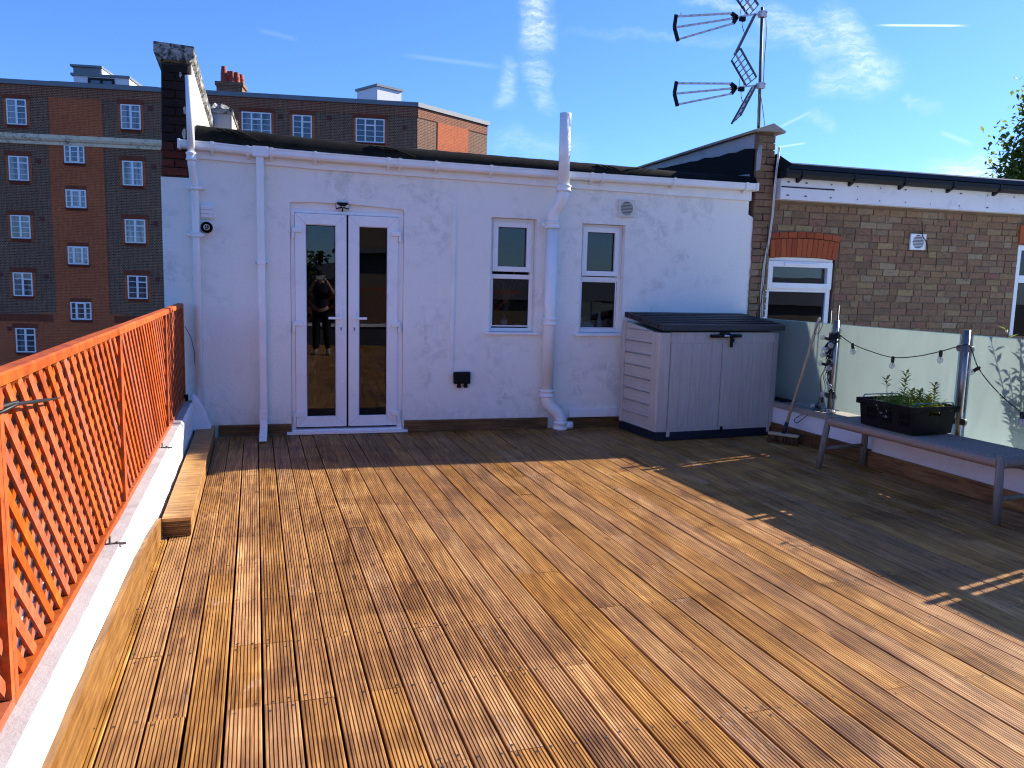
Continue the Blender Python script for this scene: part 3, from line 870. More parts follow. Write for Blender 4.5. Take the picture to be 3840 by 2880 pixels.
dp = thing('square_downpipe', 'square white downpipe between the left corner and the french doors', 'downpipe', (-.25, 7.70, 0))
mb = MB(); mb.prism([(-.289, 7.667, 2.572), (-.224, 7.667, 2.572), (-.221, 7.667, .12), (-.286, 7.667, .12)], (0, .062, 0)); mb.build('pipe', MT['whitepaint'], dp, bevel=.008)
mb = MB(); mb.box(-.293, -.218, 7.661, 7.733, .17, .26); mb.build('collar', MT['whitepaint'], dp, bevel=.006)
mb = MB(); mb.prism([(-.289, 7.735, .17), (-.289, 7.663, .17), (-.289, 7.648, .10), (-.289, 7.40, .012), (-.289, 7.49, .004), (-.289, 7.735, .06)], (.068, 0, 0)); mb.build('shoe', MT['whitepaint'], dp, bevel=.005)
mb = MB(); mb.box(-.306, -.201, 7.662, 7.776, 1.604, 1.630); mb.build('clip', MT['whitepaint'], dp, bevel=.004)
for sx in (-.300, -.207):
    h = MB(); h.cyl((sx, 7.661, 1.617), (sx, 7.6575, 1.617), .006, 8); h.build('screw', MT['darkmetal'], dp)


def collar(root, c, r, z0, z1, nm='collar'):
    h = MB(); hh = z1 - z0
    h.lathe((c[0], c[1], z0), [(r * .86, 0), (r, .006), (r, hh * .22), (r * .9, hh * .30), (r * .9, hh * .70), (r, hh * .78), (r, hh - .006), (r * .86, hh)], 24)
    h.build(nm, MT['whitepaint'], root)


sp = thing('soil_vent_pipe', 'thick white cast soil pipe with swan neck between the two windows', 'soil pipe', (2.68, 7.68, 0))
yp = 7.69
mb = MB()
mb.tube([(2.607, 7.60, 3.155), (2.612, 7.60, 2.44)], .056, 24); mb.build('vent_pipe', MT['whitepaint'], sp)
mb = MB()
pts = [(2.612, 7.60, 2.44), (2.610, 7.605, 2.36), (2.600, 7.62, 2.305), (2.578, 7.645, 2.26), (2.556, 7.67, 2.215), (2.541, 7.685, 2.165), (2.537, yp, 2.06)]
mb.tube(pts, .0575, 24); mb.build('swan_neck', MT['whitepaint'], sp)
mb = MB(); mb.tube([(2.537, yp, 2.06), (2.536, yp, .38)], .060, 24); mb.build('pipe', MT['whitepaint'], sp)
mb = MB()
pts = [(2.536, yp, .40), (2.538, yp, .32), (2.548, yp - .003, .275), (2.575, yp - .008, .235), (2.612, yp - .014, .205), (2.648, yp - .02, .175), (2.672, yp - .024, .135), (2.680, yp - .026, .09), (2.681, yp - .026, -.01)]
mb.tube(pts, .061, 24); mb.build('offset_bend', MT['whitepaint'], sp)
collar(sp, (2.612, 7.60), .077, 2.405, 2.47)
collar(sp, (2.537, yp), .084, 2.048, 2.116)
collar(sp, (2.537, yp), .080, 1.078, 1.156)
collar(sp, (2.537, yp), .080, .340, .418)
collar(sp, (2.681, yp - .026), .076, .0, .088)
mb = MB(); mb.tube([(2.46, yp, 2.082), (2.425, yp, 2.082)], .026, 12); mb.build('side_boss', MT['whitepaint'], sp)
mb = MB(); mb.tube([(2.73, yp - .02, .042), (2.815, yp - .02, .042)], .040, 14); mb.build('side_stub', MT['whitepaint'], sp)

lp = thing('corner_vent_pipe', 'slim white pipe rising past the gutter at the left corner', 'pipe', (-.81, 7.72, .3))
mb = MB(); mb.tube([(-.831, 7.625, 3.20), (-.826, 7.63, 2.54)], .031, 20); mb.build('upper_pipe', MT['whitepaint'], lp)
mb = MB(); mb.tube([(-.826, 7.63, 2.54), (-.826, 7.635, 2.46), (-.820, 7.66, 2.38), (-.815, 7.70, 2.31), (-.813, 7.715, 2.26), (-.811, 7.72, 1.86), (-.815, 7.72, .30)], .034, 20); mb.build('lower_pipe', MT['whitepaint'], lp)
collar(lp, (-.826, 7.63), .047, 2.485, 2.56)
collar(lp, (-.812, 7.715), .052, 2.245, 2.29); collar(lp, (-.808, 7.72), .052, 1.83, 1.875)
for z in (2.267, 1.852):
    h = MB(); h.box(-.885, -.737, 7.70, 7.776, z - .014, z + .014); h.build('ear_bracket', MT['whitepaint'], lp, bevel=.01)

mb = MB(); mb.box(-.776, -.655, YW - .022, YW + .001, 2.0, 2.128)
for i in range(3): mb.obox((-.716, YW - .032, 2.03 + i * .036), (.052, 0, 0), (0, .010, .008), (0, -.003, .012))
mb.build('wall_vent', MT['upvc'], label='white painted louvre vent cover beside the corner pipe', cat='vent')
o = thing('boiler_flue', 'round black boiler flue outlet below the louvre vent', 'flue', (-.722, 7.72, 1.92))
mb = MB(); mb.lathe((-.722, YW, 1.922), [(.062, 0), (.062, .012), (.055, .02)], 24, (0, -1, 0)); mb.build('flange', MT['whitepaint'], o)
mb = MB(); mb.lathe((-.722, YW - .012, 1.922), [(.050, 0), (.050, .055), (.043, .055), (.043, .02), (.0, .02)], 24, (0, -1, 0)); mb.build('duct', MT['black'], o)
mb = MB(); mb.lathe((-.722, YW - .03, 1.922), [(.026, 0), (.026, .045), (.021, .045), (.021, .0)], 20, (0, -1, 0))
for a in (90, 210, 330): mb.beam((-.722, YW - .07, 1.922), (-.722 + .024 * cos(radians(a)), YW - .07, 1.922 + .024 * sin(radians(a))), .004, .004, (0, 1, 0))
mb.build('terminal', MT['cream'], o)
mb = MB(); mb.box(-.782, -.757, 7.74, 7.777, .885, .95); mb.cyl((-.77, 7.74, .917), (-.77, 7.725, .917), .012, 10)
mb.build('cable_clip', MT['whitepaint'], bevel=.004, label='small white wall clip beside the foot of the corner pipe', cat='clip')

mb = MB(); mb.prism([(1.531, YW - .018, 2.246), (1.572, YW - .018, 2.246), (1.560, YW - .018, .548), (1.520, YW - .018, .548)], (0, .018, 0))
mb.build('cable_trunking', MT['fascia'], bevel=.002, label='upright white cable trunking strip beside the french doors', cat='trunking')
mb = MB(); mb.box(2.809, 3.42, YW - .035, YW + .001, .112, .196)
mb.build('cable_trunking', MT['upvc'], bevel=.003, label='horizontal white cable trunking above the skirting by the storage box', cat='trunking')
o = thing('outdoor_socket', 'black weatherproof socket box at the foot of the trunking', 'socket', (1.65, 7.74, .43))
mb = MB(); mb.box(1.566, 1.736, 7.722, YW, .478, .598); mb.build('housing', MT['black'], o, bevel=.012)
mb = MB(); mb.box(1.572, 1.730, 7.712, 7.722, .50, .592); mb.build('flap', MT['black'], o, bevel=.008)
for x in (1.622, 1.690):
    h = MB(); h.lathe((x, 7.748, .438), [(.018, 0), (.021, .004), (.021, .03), (.015, .034), (.015, .042)], 12); h.build('cable_gland', MT['black'], o)

o = thing('solar_light', 'black faceted solar light above the french doors', 'light', (.479, 7.79, 2.12))
mb = MB()
top = [(.416, 7.800, 2.205), (.542, 7.800, 2.205), (.530, 7.745, 2.205), (.428, 7.745, 2.205)]
low = [(.418, 7.800, 2.148), (.479, 7.800, 2.122), (.540, 7.800, 2.148)]
mb.add(top + low + [(.479, 7.752, 2.160)], [(0, 1, 2, 3), (0, 3, 7, 4), (1, 6, 7, 2), (3, 2, 7), (4, 7, 5), (5, 7, 6), (0, 4, 5, 6, 1)])
mb.build('casing', MT['black'], o)
for a, b_, c in (((.424, 7.790, 2.196), (.428, 7.790, 2.156), (.470, 7.756, 2.166)), ((.432, 7.790, 2.148), (.474, 7.789, 2.130), (.474, 7.757, 2.155)), ((.526, 7.790, 2.148), (.484, 7.789, 2.130), (.484, 7.757, 2.155)), ((.534, 7.790, 2.196), (.530, 7.790, 2.156), (.488, 7.756, 2.166))):
    h = MB(); nrm = (Vector(b_) - Vector(a)).cross(Vector(c) - Vector(a)).normalized()
    if nrm.y > 0: nrm = -nrm
    h.prism([Vector(q) + nrm * .004 for q in (a, b_, c)], nrm * .004); h.build('lens', MT['cream'], o)
h = MB(); h.lathe((.479, 7.757, 2.168), [(.008, 0), (.007, .006), (.001, .008)], 10, (0, -1, 0)); h.build('sensor', MT['upvc'], o)


def extractor(x0, x1, z0, z1, mat, label):
    o = thing('extractor_vent', label, 'vent', ((x0 + x1) / 2, YW - .02, z0))
    cx, cz = (x0 + x1) / 2, (z0 + z1) / 2
    r = (x1 - x0) * .375
    mb = MB(); n = 32
    # plate with a round hole
    outer = []
    for i in range(n):
        a = 2 * pi * i / n; k_ = 1 / max(abs(cos(a)), abs(sin(a)))
        outer.append((cx + cos(a) * k_ * (x1 - x0) / 2, cz + sin(a) * k_ * (z1 - z0) / 2))
    inner = [(cx + cos(2 * pi * i / n) * r, cz + sin(2 * pi * i / n) * r) for i in range(n)]
    yf, yb = YW - .022, YW - .001
    vs = [(x, yf, z) for x, z in outer] + [(x, yf, z) for x, z in inner] + [(x, yb, z) for x, z in outer] + [(x, yb, z) for x, z in inner]
    fs = []
    for i in range(n):
        j = (i + 1) % n
        fs += [(i, j, n + j, n + i), (2 * n + i, 3 * n + i, 3 * n + j, 2 * n + j), (i, 2 * n + i, 2 * n + j, j), (n + i, n + j, 3 * n + j, 3 * n + i)]
    mb.add(vs, fs); mb.build('plate', mat, o)
    mb = MB(); mb.cyl((cx, YW - .002, cz), (cx, YW - .0005, cz), r * .99, 24); mb.build('duct', MT['black'], o)
    for i in range(9):
        z = cz - r + (i + .6) * 2 * r / 9.6
        hw = math.sqrt(max(0, r * r - (z - cz) ** 2)) - .001
        if hw < .01: continue
        h = MB(); h.obox((cx, YW - .013, z), (hw, 0, 0), (0, .007, .004), (0, -.001, .0018)); h.build('slat', mat, o)
    return o


extractor(3.270, 3.456, 2.204, 2.380, MT['cream'], 'cream square extractor vent above the right window of the white house')
extractor(6.935, 7.150, 2.000, 2.182, MT['upvc'], 'white extractor vent with a loose cable on the brown brick wall')
mb = MB(); mb.tube([(7.06, 7.745, 2.32), (7.062, 7.735, 2.24), (7.075, 7.73, 2.15), (7.115, 7.725, 2.11)], .006, 6); mb.tube([(7.115, 7.725, 2.11), (7.15, 7.73, 2.06), (7.165, 7.735, 1.985), (7.166, 7.735, 1.965)], .007, 6)
mb.build('loose_cable', MT['rubber'], label='short loose cable hanging over the vent on the brick wall', cat='cable')

# ================================================================== PARTY WALLS
def brick_mesh(w, h=.065, d=.03, seed=0):
    rr = random.Random(seed); mb = MB()
    j = lambda: rr.uniform(-.0055, .0055)
    fr = [(-w / 2 + j(), -d + j() * .5, -h / 2 + j()), (w / 2 + j(), -d + j() * .5, -h / 2 + j()), (w / 2 + j(), -d + j() * .5, h / 2 + j()), (-w / 2 + j(), -d + j() * .5, h / 2 + j())]
    c = .008
    inn = [(x + (c if x < 0 else -c), y - .004, z + (c if z < 0 else -c)) for x, y, z in fr]
    bk = [(x, 0, z) for x, y, z in fr]
    mb.add(fr + inn + bk, [(4, 5, 6, 7), (0, 1, 5, 4), (1, 2, 6, 5), (2, 3, 7, 6), (3, 0, 4, 7), (8, 9, 1, 0), (9, 10, 2, 1), (10, 11, 3, 2), (11, 8, 0, 3)])
    return mb


def brick_data(w, seed, mat, name='brick'):
    mb = brick_mesh(w, seed=seed); me = bpy.data.meshes.new(name); me.from_pydata(mb.v, [], mb.f)
    bm = bmesh.new(); bm.from_mesh(me); bmesh.ops.recalc_face_normals(bm, faces=bm.faces); bm.to_mesh(me); bm.free()
    me.materials.append(mat); return me


def put(me, name, parent, loc, scale=(1, 1, 1), rot=(0, 0, 0)):
    o = bpy.data.objects.new(name, me); COL.objects.link(o); o.parent = parent
    o.location = Vector(loc) - ORG[parent.name]; o.scale = scale; o.rotation_euler = rot
    return o


pw = thing('party_wall', 'sooty brick chimney-like party wall end with concrete coping at the left corner', 'party wall', (-.96, 7.78, 2.36))
mb = MB()
mb.prism([(-1.095, 7.80, 2.30), (-.868, 7.80, 2.30), (-.838, 7.80, 3.40), (-1.072, 7.80, 3.40)], (0, .16, 0)); mb.build('core', MT['mortar_dark'], pw)
mb = MB()
mb.prism([(-.852, 7.962, 2.3), (-.852, 7.962, 3.41), (-.852, 9.5, 3.14), (-.852, 9.5, 2.3)], (-.21, 0, 0)); mb.build('wall_body', MT['mortar_dark'], pw)
mb = MB()
mb.prism([(-.830, 7.815, 2.55), (-.826, 7.815, 3.37), (-.822, 9.5, 3.10), (-.826, 9.5, 2.55)], (-.022, 0, 0)); mb.build('render_face', MT['render'], pw)
# coping: chamfered below, falling to the back
mb = MB()
s0 = [(-1.125, 3.405), (-1.075, 3.345), (-.835, 3.345), (-.797, 3.385), (-.793, 3.475), (-1.122, 3.490)]
vs = [(x, 7.735, z) for x, z in s0] + [(x, 9.5, z - .30) for x, z in s0]
nn = len(s0)
mb.add(vs, [tuple(range(nn))[::-1], tuple(range(nn, 2 * nn))] + [(i, (i + 1) % nn, nn + (i + 1) % nn, nn + i) for i in range(nn)])
cop = mb.build('coping', MT['concrete'], pw, bevel=.006)
tar_s = [brick_data(.215, i, MT['tar']) for i in range(3)]; tar_h = [brick_data(.1025, i + 9, MT['tar']) for i in range(3)]
red_s = [brick_data(.215, i + 20, MT['redold']) for i in range(3)]; red_h = [brick_data(.1025, i + 29, MT['redold']) for i in range(3)]
for row in range(13):
    z = 2.40 + row * .0735
    cx = -.9835 + (z - 2.36) * .029
    S_, H_ = (red_s, red_h) if row < 5 else (tar_s, tar_h)
    if row == 4: S_ = tar_s
    if row % 2 == 0:
        put(random.choice(S_), 'brick', pw, (cx, 7.802, z))
    else:
        put(random.choice(H_), 'brick', pw, (cx - .056, 7.802, z)); put(random.choice(H_), 'brick', pw, (cx + .056, 7.802, z))
mb = MB(); rr = random.Random(11)
for (x, z, w, h) in ((-.885, 2.93, .036, .07), (-.895, 2.73, .034, .10), (-.915, 3.235, .022, .055)):
    pts = [(x + w * cos(a * pi / 4) * rr.uniform(.5, 1) * .6, 7.758 + rr.uniform(-.003, .003), z + h * sin(a * pi / 4) * rr.uniform(.6, 1) * .6) for a in range(8)]
    mb.prism(pts, (0, .02, 0))
mb.build('mortar_dab', MT['flash'], pw)
mb = MB(); mb.prism([(-.86, 7.76, 2.62), (-.755, 7.75, 2.66), (-.745, 7.76, 2.79), (-.80, 7.80, 2.82), (-.86, 7.80, 2.78)], (0, .12, 0)); mb.build('cement_fillet', MT['concrete'], pw, bevel=.02)
# rendered stub across the wall further back
mb = MB()
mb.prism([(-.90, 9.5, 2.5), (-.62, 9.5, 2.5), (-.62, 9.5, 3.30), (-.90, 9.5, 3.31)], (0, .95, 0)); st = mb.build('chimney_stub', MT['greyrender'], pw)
mb = MB(); mb.prism([(-.618, 9.503, 2.5), (-.604, 9.503, 2.5), (-.604, 9.503, 3.31), (-.618, 9.503, 3.31)], (0, .94, 0)); mb.build('sunlit_tint', MT['render'], pw)  # paler cream skin puts sunlight into the colour of the stub's right side
mb = MB(); nx_, ny_ = 10, 6
vs = []
rr = random.Random(21)
for i in range(nx_ + 1):
    for j in range(ny_ + 1):
        u, v_ = i / nx_, j / ny_
        e = max(abs(u - .5), abs(v_ - .5)) * 2
        vs.append((-.92 + .34 * u, 9.46 + 1.0 * v_, 3.29 + (.11 - .05 * u) * (1 - e ** 6) + rr.uniform(-.02, .02)))
mb.add(vs, [(i * (ny_ + 1) + j, (i + 1) * (ny_ + 1) + j, (i + 1) * (ny_ + 1) + j + 1, i * (ny_ + 1) + j + 1) for i in range(nx_) for j in range(ny_)], False)
mb.box(-.915, -.59, 9.47, 10.44, 3.25, 3.30)
mb.build('flaunching', MT['concrete'], pw)

pr_ = thing('party_wall', 'yellow brick party wall with gabled coping at the right end of the white house', 'party wall', (4.96, 7.78, 2.4))
mb = MB(); mb.box(4.862, 5.066, 7.79, 11.3, 2.28, 3.175); mb.box(4.872, 5.07, 7.79, 7.796, .2, 2.279); mb.build('core', MT['mortar'], pr_)
mb = MB(); mb.box(4.850, 4.862, 7.83, 11.3, 2.55, 3.17); mb.build('render_face', MT['greyrender'], pr_)
mb = MB()
rr = random.Random(8)
ed = [(7.81 + 2.5 * i / 14, 3.012 + .006 * i + rr.uniform(-.012, .012) - (.0 if i < 3 else .002)) for i in range(15)]
mb.prism([(4.838, y, z) for y, z in ed] + [(4.838, 10.31, 2.5), (4.838, 7.81, 2.5)], (.012, 0, 0)); mb.build('bitumen_upstand', MT['membrane'], pr_)
mb = MB()
for pts in ([(4.846, 7.762, 2.76), (4.895, 7.762, 2.78), (4.905, 7.762, 3.03), (4.87, 7.762, 3.04), (4.846, 7.762, 2.95)],):
    mb.prism([(p[0], p[1] - .012, p[2]) for p in pts], (0, .012, 0))
mb.prism([(4.830, 7.86, 2.74), (4.830, 7.80, 2.62), (4.830, 8.15, 2.66), (4.830, 8.2, 2.76)], (.006, 0, 0))
mb.build('flashing', MT['flash'], pr_)
mb = MB()
pf = [(4.795, 3.190), (4.80, 3.168), (4.862, 3.178), (5.06, 3.178), (5.150, 3.172), (5.157, 3.190), (5.001, 3.264)]
nn = len(pf); nseg = 5
vs = []
for s_ in range(nseg + 1):
    for x, z in pf: vs.append((x + random.uniform(-.003, .003), 7.715 + (11.3 - 7.715) * s_ / nseg, z + random.uniform(-.003, .003)))
fs = [tuple(range(nn))[::-1], tuple(nseg * nn + i for i in range(nn))]
for s_ in range(nseg): fs += [(s_ * nn + i, s_ * nn + (i + 1) % nn, (s_ + 1) * nn + (i + 1) % nn, (s_ + 1) * nn + i) for i in range(nn)]
mb.add(vs, fs); mb.build('coping', MT['coping'], pr_)
stk_s = [brick_data(.215, i + 40, MT['stock']) for i in range(4)]; stk_h = [brick_data(.1025, i + 50, MT['stock']) for i in range(4)]
for row in range(30):
    z = .998 + row * .0752
    if z > 3.17: break
    cx = 4.965 if z > 2.3 else 4.972
    if row % 2 == 0: put(random.choice(stk_s), 'brick', pr_, (cx, 7.792, z), (random.uniform(.92, 1), 1, 1))
    else:
        put(random.choice(stk_h), 'brick', pr_, (cx - .056, 7.792, z)); put(random.choice(stk_h), 'brick', pr_, (cx + .056, 7.792, z))

# ================================================================== BRICK HOUSE NEXT DOOR
bh = thing('brick_house', 'brown stock brick house next door with a white fascia and black gutter', 'house', (7, YW, 0))
YB = YW + .022
OPL = (5.085, 5.965, .2, 1.86); OPR = (8.56, 9.45, .2, 2.12)
mb = MB()
mb.box(4.87, OPL[0], YB, YB + .2, -1.5, 2.62); mb.box(OPL[1], OPR[0], YB, YB + .2, -1.5, 2.62); mb.box(OPR[1], 14, YB, YB + .2, -1.5, 2.62)
mb.box(OPL[0], OPL[1], YB, YB + .2, 1.86, 2.62); mb.box(OPR[0], OPR[1], YB, YB + .2, 2.12, 2.62)
mb.box(OPL[0], OPL[1], YB, YB + .2, -1.5, .2); mb.box(OPR[0], OPR[1], YB, YB + .2, -1.5, .2)
bwall = mb.build('wall', MT['mortar'], bh)
mb = MB(); mb.box(9.0, 14, YB - .004, YB + .001, -1.5, 2.48); mb.box(4.88, 8.56, YB - .004, YB + .001, -1.5, .93); mb.build('lower_brickwork', MT['bk_stock'], bh)
# bricks, one by one, largest in view first
cand = []
rr = random.Random(17)


def arch_lo(x): return 1.855 + .028 * (1 - ((x - 5.53) / .45) ** 2)


for row in range(21):
    z = .975 + row * .0752
    if z > 2.47: break
    x = 5.978 if z < 1.80 else (6.004 if z < 2.15 else 5.074)
    xe = 8.548 if z > 1.0 else 8.9
    lead = rr.choice([.215, .1025, .16, .07])
    while x < xe - .04:
        w = lead or (.215 if rr.random() < .66 else .1025)
        lead = 0
        w = min(w, xe - x)
        cand.append((x + w / 2, z, w))
        x += w + .010
cand.sort(key=lambda q: (q[1] < 1.13, q[0] > 8.3))
rest = MB()
for i, (c, z, w) in enumerate(cand):
    if i < 300:
        put(rr.choice(stk_s if w > .15 else stk_h), 'brick', bwall, (c, YB + .002, z + rr.uniform(-.002, .002)), (w / (.215 if w > .15 else .1025) * rr.uniform(.96, 1.0), rr.uniform(.28, .5), rr.uniform(.92, 1.03)), (0, rr.uniform(-.010, .010), 0))
    else:
        b0 = brick_mesh(w, seed=i)
        rest.add([(v[0] + c, v[1] * .4 + YB + .002, v[2] + z) for v in b0.v], b0.f)
if rest.v: rest.build('brick_remainder', MT['stock'], bwall, kind='stuff')
# orange gauged arch: voussoirs and a row of stretchers above
nv = 13
for i in range(nv):
    xa0 = 5.103 + (5.950 - 5.103) * i / nv; xa1 = 5.103 + (5.950 - 5.103) * (i + 1) / nv - .006
    xb0 = 5.090 + (5.985 - 5.090) * i / nv; xb1 = 5.090 + (5.985 - 5.090) * (i + 1) / nv - .006
    top_ = lambda x: 2.038 + .030 * (1 - ((x - 5.54) / .46) ** 2)
    mb = MB(); mb.prism([(xa0, YB - .036, arch_lo(xa0) - .012), (xa1, YB - .036, arch_lo(xa1) - .012), (xb1, YB - .036, top_(xb1)), (xb0, YB - .036, top_(xb0))], (0, .05, 0))
    mb.build('voussoir', MT['redarch'], bwall)
for i in range(8):
    x0 = 5.086 + (5.995 - 5.086) * i / 8; x1 = 5.086 + (5.995 - 5.086) * (i + 1) / 8 - .008
    t2 = lambda x: 2.048 + .030 * (1 - ((x - 5.54) / .46) ** 2)
    mb = MB(); mb.prism([(x0, YB - .034, t2(x0)), (x1, YB - .034, t2(x1)), (x1 + .001, YB - .034, t2(x1) + .064), (x0 + .001, YB - .034, t2(x0) + .064)], (0, .05, 0))
    mb.build('arch_stretcher', MT['redarch'], bwall)
# part of the next window's arch
for i in range(5):
    mb = MB(); x0 = 8.535 + i * .075; mb.prism([(x0, YB - .034, 2.13), (x0 + .068, YB - .034, 2.135), (x0 + .064, YB - .034, 2.36), (x0 - .006, YB - .034, 2.355)], (0, .05, 0)); mb.build('voussoir', MT['redarch'], bwall)
# windows of the brick house
YG = YW + .035
w = MB(); w.ring(5.088, 5.935, .25, 1.842, .055, YG, YG + .06); w.box(5.143, 5.880, YG, YG + .06, 1.478, 1.535)
wo = w.build('window', MT['upvc'], bh, bevel=.003)
w = MB(); w.ring(5.095, 5.925, 1.515, 1.815, .062, YG - .03, YG + .02); w.build('sash', MT['upvc'], wo, bevel=.004)
w = MB(); w.prism([(x, YG - .006, arch_lo(x) - .016) for x in [5.09 + .845 * i / 8 for i in range(9)]] + [(5.935, YG - .006, 1.822), (5.09, YG - .006, 1.822)], (0, .05, 0)); w.build('arch_filler', MT['upvc'], wo)
w = MB(); w.box(5.29, 5.72, YG - .046, YG - .031, 1.772, 1.796); w.build('trickle_vent', MT['upvc'], wo, bevel=.004)
for q in ((5.157, 5.863, 1.577, 1.753), (5.143, 5.880, .305, 1.478)):
    w = MB(); w.box(q[0], q[1], YG + .022, YG + .028, q[2], q[3]); w.build('pane', MT['pane'], wo)
w = MB(); w.ring(OPR[0] + .01, OPR[1] - .01, .25, 2.115, .06, YG, YG + .06); w.box(OPR[0] + .07, OPR[1] - .07, YG, YG + .06, 1.66, 1.75)
wo = w.build('window', MT['upvc'], bh, bevel=.003)
for z0, z1 in ((.31, 1.66), (1.75, 2.055)):
    w = MB(); w.box(OPR[0] + .07, OPR[1] - .07, YG + .022, YG + .028, z0, z1); w.build('pane', MT['pane'], wo)
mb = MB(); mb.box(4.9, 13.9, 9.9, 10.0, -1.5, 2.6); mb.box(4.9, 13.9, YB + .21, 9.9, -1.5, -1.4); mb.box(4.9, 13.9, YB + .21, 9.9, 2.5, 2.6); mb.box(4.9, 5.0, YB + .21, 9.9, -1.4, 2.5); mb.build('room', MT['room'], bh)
mb = MB(); mb.box(5.125, 14, YW - .09, YW + .02, 2.475, 2.70); fb = mb.build('fascia', MT['board'], bh)
mb = MB(); mb.box(5.128, 5.80, YW - .098, YW - .091, 2.60, 2.612); mb.build('board_joint', MT['black'], bh)
mb = MB(); rr = random.Random(2)
for x in [5.2, 5.45, 5.75, 6.1, 6.4, 6.75, 7.1, 7.5, 7.9, 8.3]:
    for z in (2.52, 2.66): mb.cyl((x + rr.uniform(-.03, .03), YW - .09, z), (x, YW - .093, z), .007, 6)
mb.build('nail', MT['darkmetal'], bh, kind='stuff')
ng_ = thing('roof_gutter', 'black gutter with drip edge along the brick house next door', 'gutter', (7, 7.6, 2.7))
mb = MB(); gp2 = [(0, 0), (0, -.045), (.02, -.078), (.06, -.082), (.105, -.07), (.105, -.006), (.098, -.006), (.098, -.06), (.06, -.074), (.024, -.07), (.007, -.042), (.007, 0)]
mb.prism([(5.118, YW - .20 + y, 2.775 + z) for y, z in gp2], (8.9, 0, 0)); mb.build('trough', MT['blackgutter'], ng_)
for i in range(10):
    x = 5.30 + i * .665
    h = MB(); h.prism([(x, YW - .206, 2.78), (x, YW - .206, 2.70), (x, YW - .15, 2.685), (x, YW - .09, 2.655), (x, YW - .09, 2.70), (x, YW - .15, 2.70), (x, YW - .20, 2.715), (x, YW - .20, 2.78)], (.035, 0, 0)); h.build('bracket', MT['blackgutter'], ng_)
h = MB(); h.box(5.10, 5.122, YW - .21, YW - .085, 2.69, 2.785); h.build('end_cap', MT['blackgutter'], ng_, bevel=.006)
mb = MB(); mb.prism([(5.13, YW - .10, 2.775), (5.13, YW - .12, 2.80), (5.13, YW - .10, 2.852), (5.13, YW + .1, 2.90), (5.13, YW + 4.0, 2.75), (5.13, YW + 4.0, 2.70), (5.13, YW - .05, 2.70)], (8.9, 0, 0)); mb.build('roof', MT['blackgutter'], bh)
mb = MB(); mb.prism([(5.066, YW - .02, 2.80), (5.10, YW - .16, 2.78), (5.20, YW - .16, 2.84), (5.10, YW - .02, 2.96)], (0, .12, 0)); mb.build('roof_flashing', MT['felt'], bh)
mb = MB()
for dx, ph in ((0, 0), (.014, 1.1)):
    mb.tube([(5.072 + dx, 7.70, 3.02), (5.058 + dx, 7.715, 2.62), (5.064 + dx, 7.73, 2.30), (5.045 + dx, 7.735, 2.05), (5.005 + dx, 7.74, 1.75), (4.995 + dx + .01 * ph, 7.742, 1.45), (5.02 + dx, 7.745, 1.10), (5.02 + dx, 7.745, .3)], .006, 6)
mb.build('aerial_cable', MT['cream'], label='pair of pale aerial cables running down the brick party wall', cat='cable')
mb = MB(); mb.tube([(5.02, 7.73, 2.20), (5.035, 7.735, 1.95), (5.03, 7.735, 1.6), (4.985, 7.74, 1.2), (4.99, 7.745, .4)], .004, 5); mb.tube([(5.06, 7.72, 1.96), (4.92, 7.62, 1.955), (4.76, 7.56, 1.915)], .004, 5)
mb.build('aerial_cable', MT['rubber'], label='thin black cable beside the pale cables with one cut end sticking out', cat='cable')

# ================================================================== LEFT PARAPET AND TRELLIS
par = thing('parapet_wall', 'low white painted parapet wall along the left edge of the deck', 'parapet', NT(-.60, 4.5, 0))


def strip(mb, prof, t0, t1, seg=1, jit=0.0, seed=1):
    rr = random.Random(seed); n = len(prof); vs = []
    for s_ in range(seg + 1):
        t = t0 + (t1 - t0) * s_ / seg
        for a, z in prof: vs.append(NT(a + rr.uniform(-jit, jit), t, z + rr.uniform(-jit, jit)))
    fs = [tuple(range(n))[::-1], tuple(seg * n + i for i in range(n))]
    for s_ in range(seg): fs += [(s_ * n + i, s_ * n + (i + 1) % n, (s_ + 1) * n + (i + 1) % n, (s_ + 1) * n + i) for i in range(n)]
    return mb.add(vs, fs)


mb = MB(); strip(mb, [(-.80, -.15), (-.555, -.15), (-.553, .20), (-.545, .30), (-.548, .335), (-.566, .352), (-.66, .350), (-.80, .348)], -2.62, 7.73, 60, .0035, 4)
mb.build('wall', MT['parapet'], par)
mb = MB(); strip(mb, [(-.662, .3585), (-.662, .340), (-.5655, .340), (-.5655, .3585)], -2.6, 7.70, 110, .0022, 14); mb.build('roof_coat', MT['greypaint'], par)
mb = MB()
tops_ = [(-2.6, .220), (2.9, .208), (3.9, .193), (4.45, .155), (4.774, .116)]
vs_ = [NT(n_, t_, z_) for t_, zt_ in tops_ for n_, z_ in ((-.552, .002), (-.530, .002), (-.530, zt_), (-.552, zt_))]
mb.add(vs_, [(0, 1, 2, 3)[::-1], (16, 17, 18, 19)] + [(4 * i + j, 4 * i + (j + 1) % 4, 4 * i + 4 + (j + 1) % 4, 4 * i + 4 + j) for i in range(4) for j in range(4)])
mb.build('skirting_board', MT['ply'], par)
mb = MB()
mb.prism([NT(-.56, 7.72, .10), NT(-.40, 7.742, .10), NT(-.47, 7.742, .30), NT(-.53, 7.742, .40), NT(-.56, 7.742, .42)], NT(0, -.16, 0) - NT(0, 0, 0)); mb.build('render_fillet', MT['parapet'], par, bevel=.012)
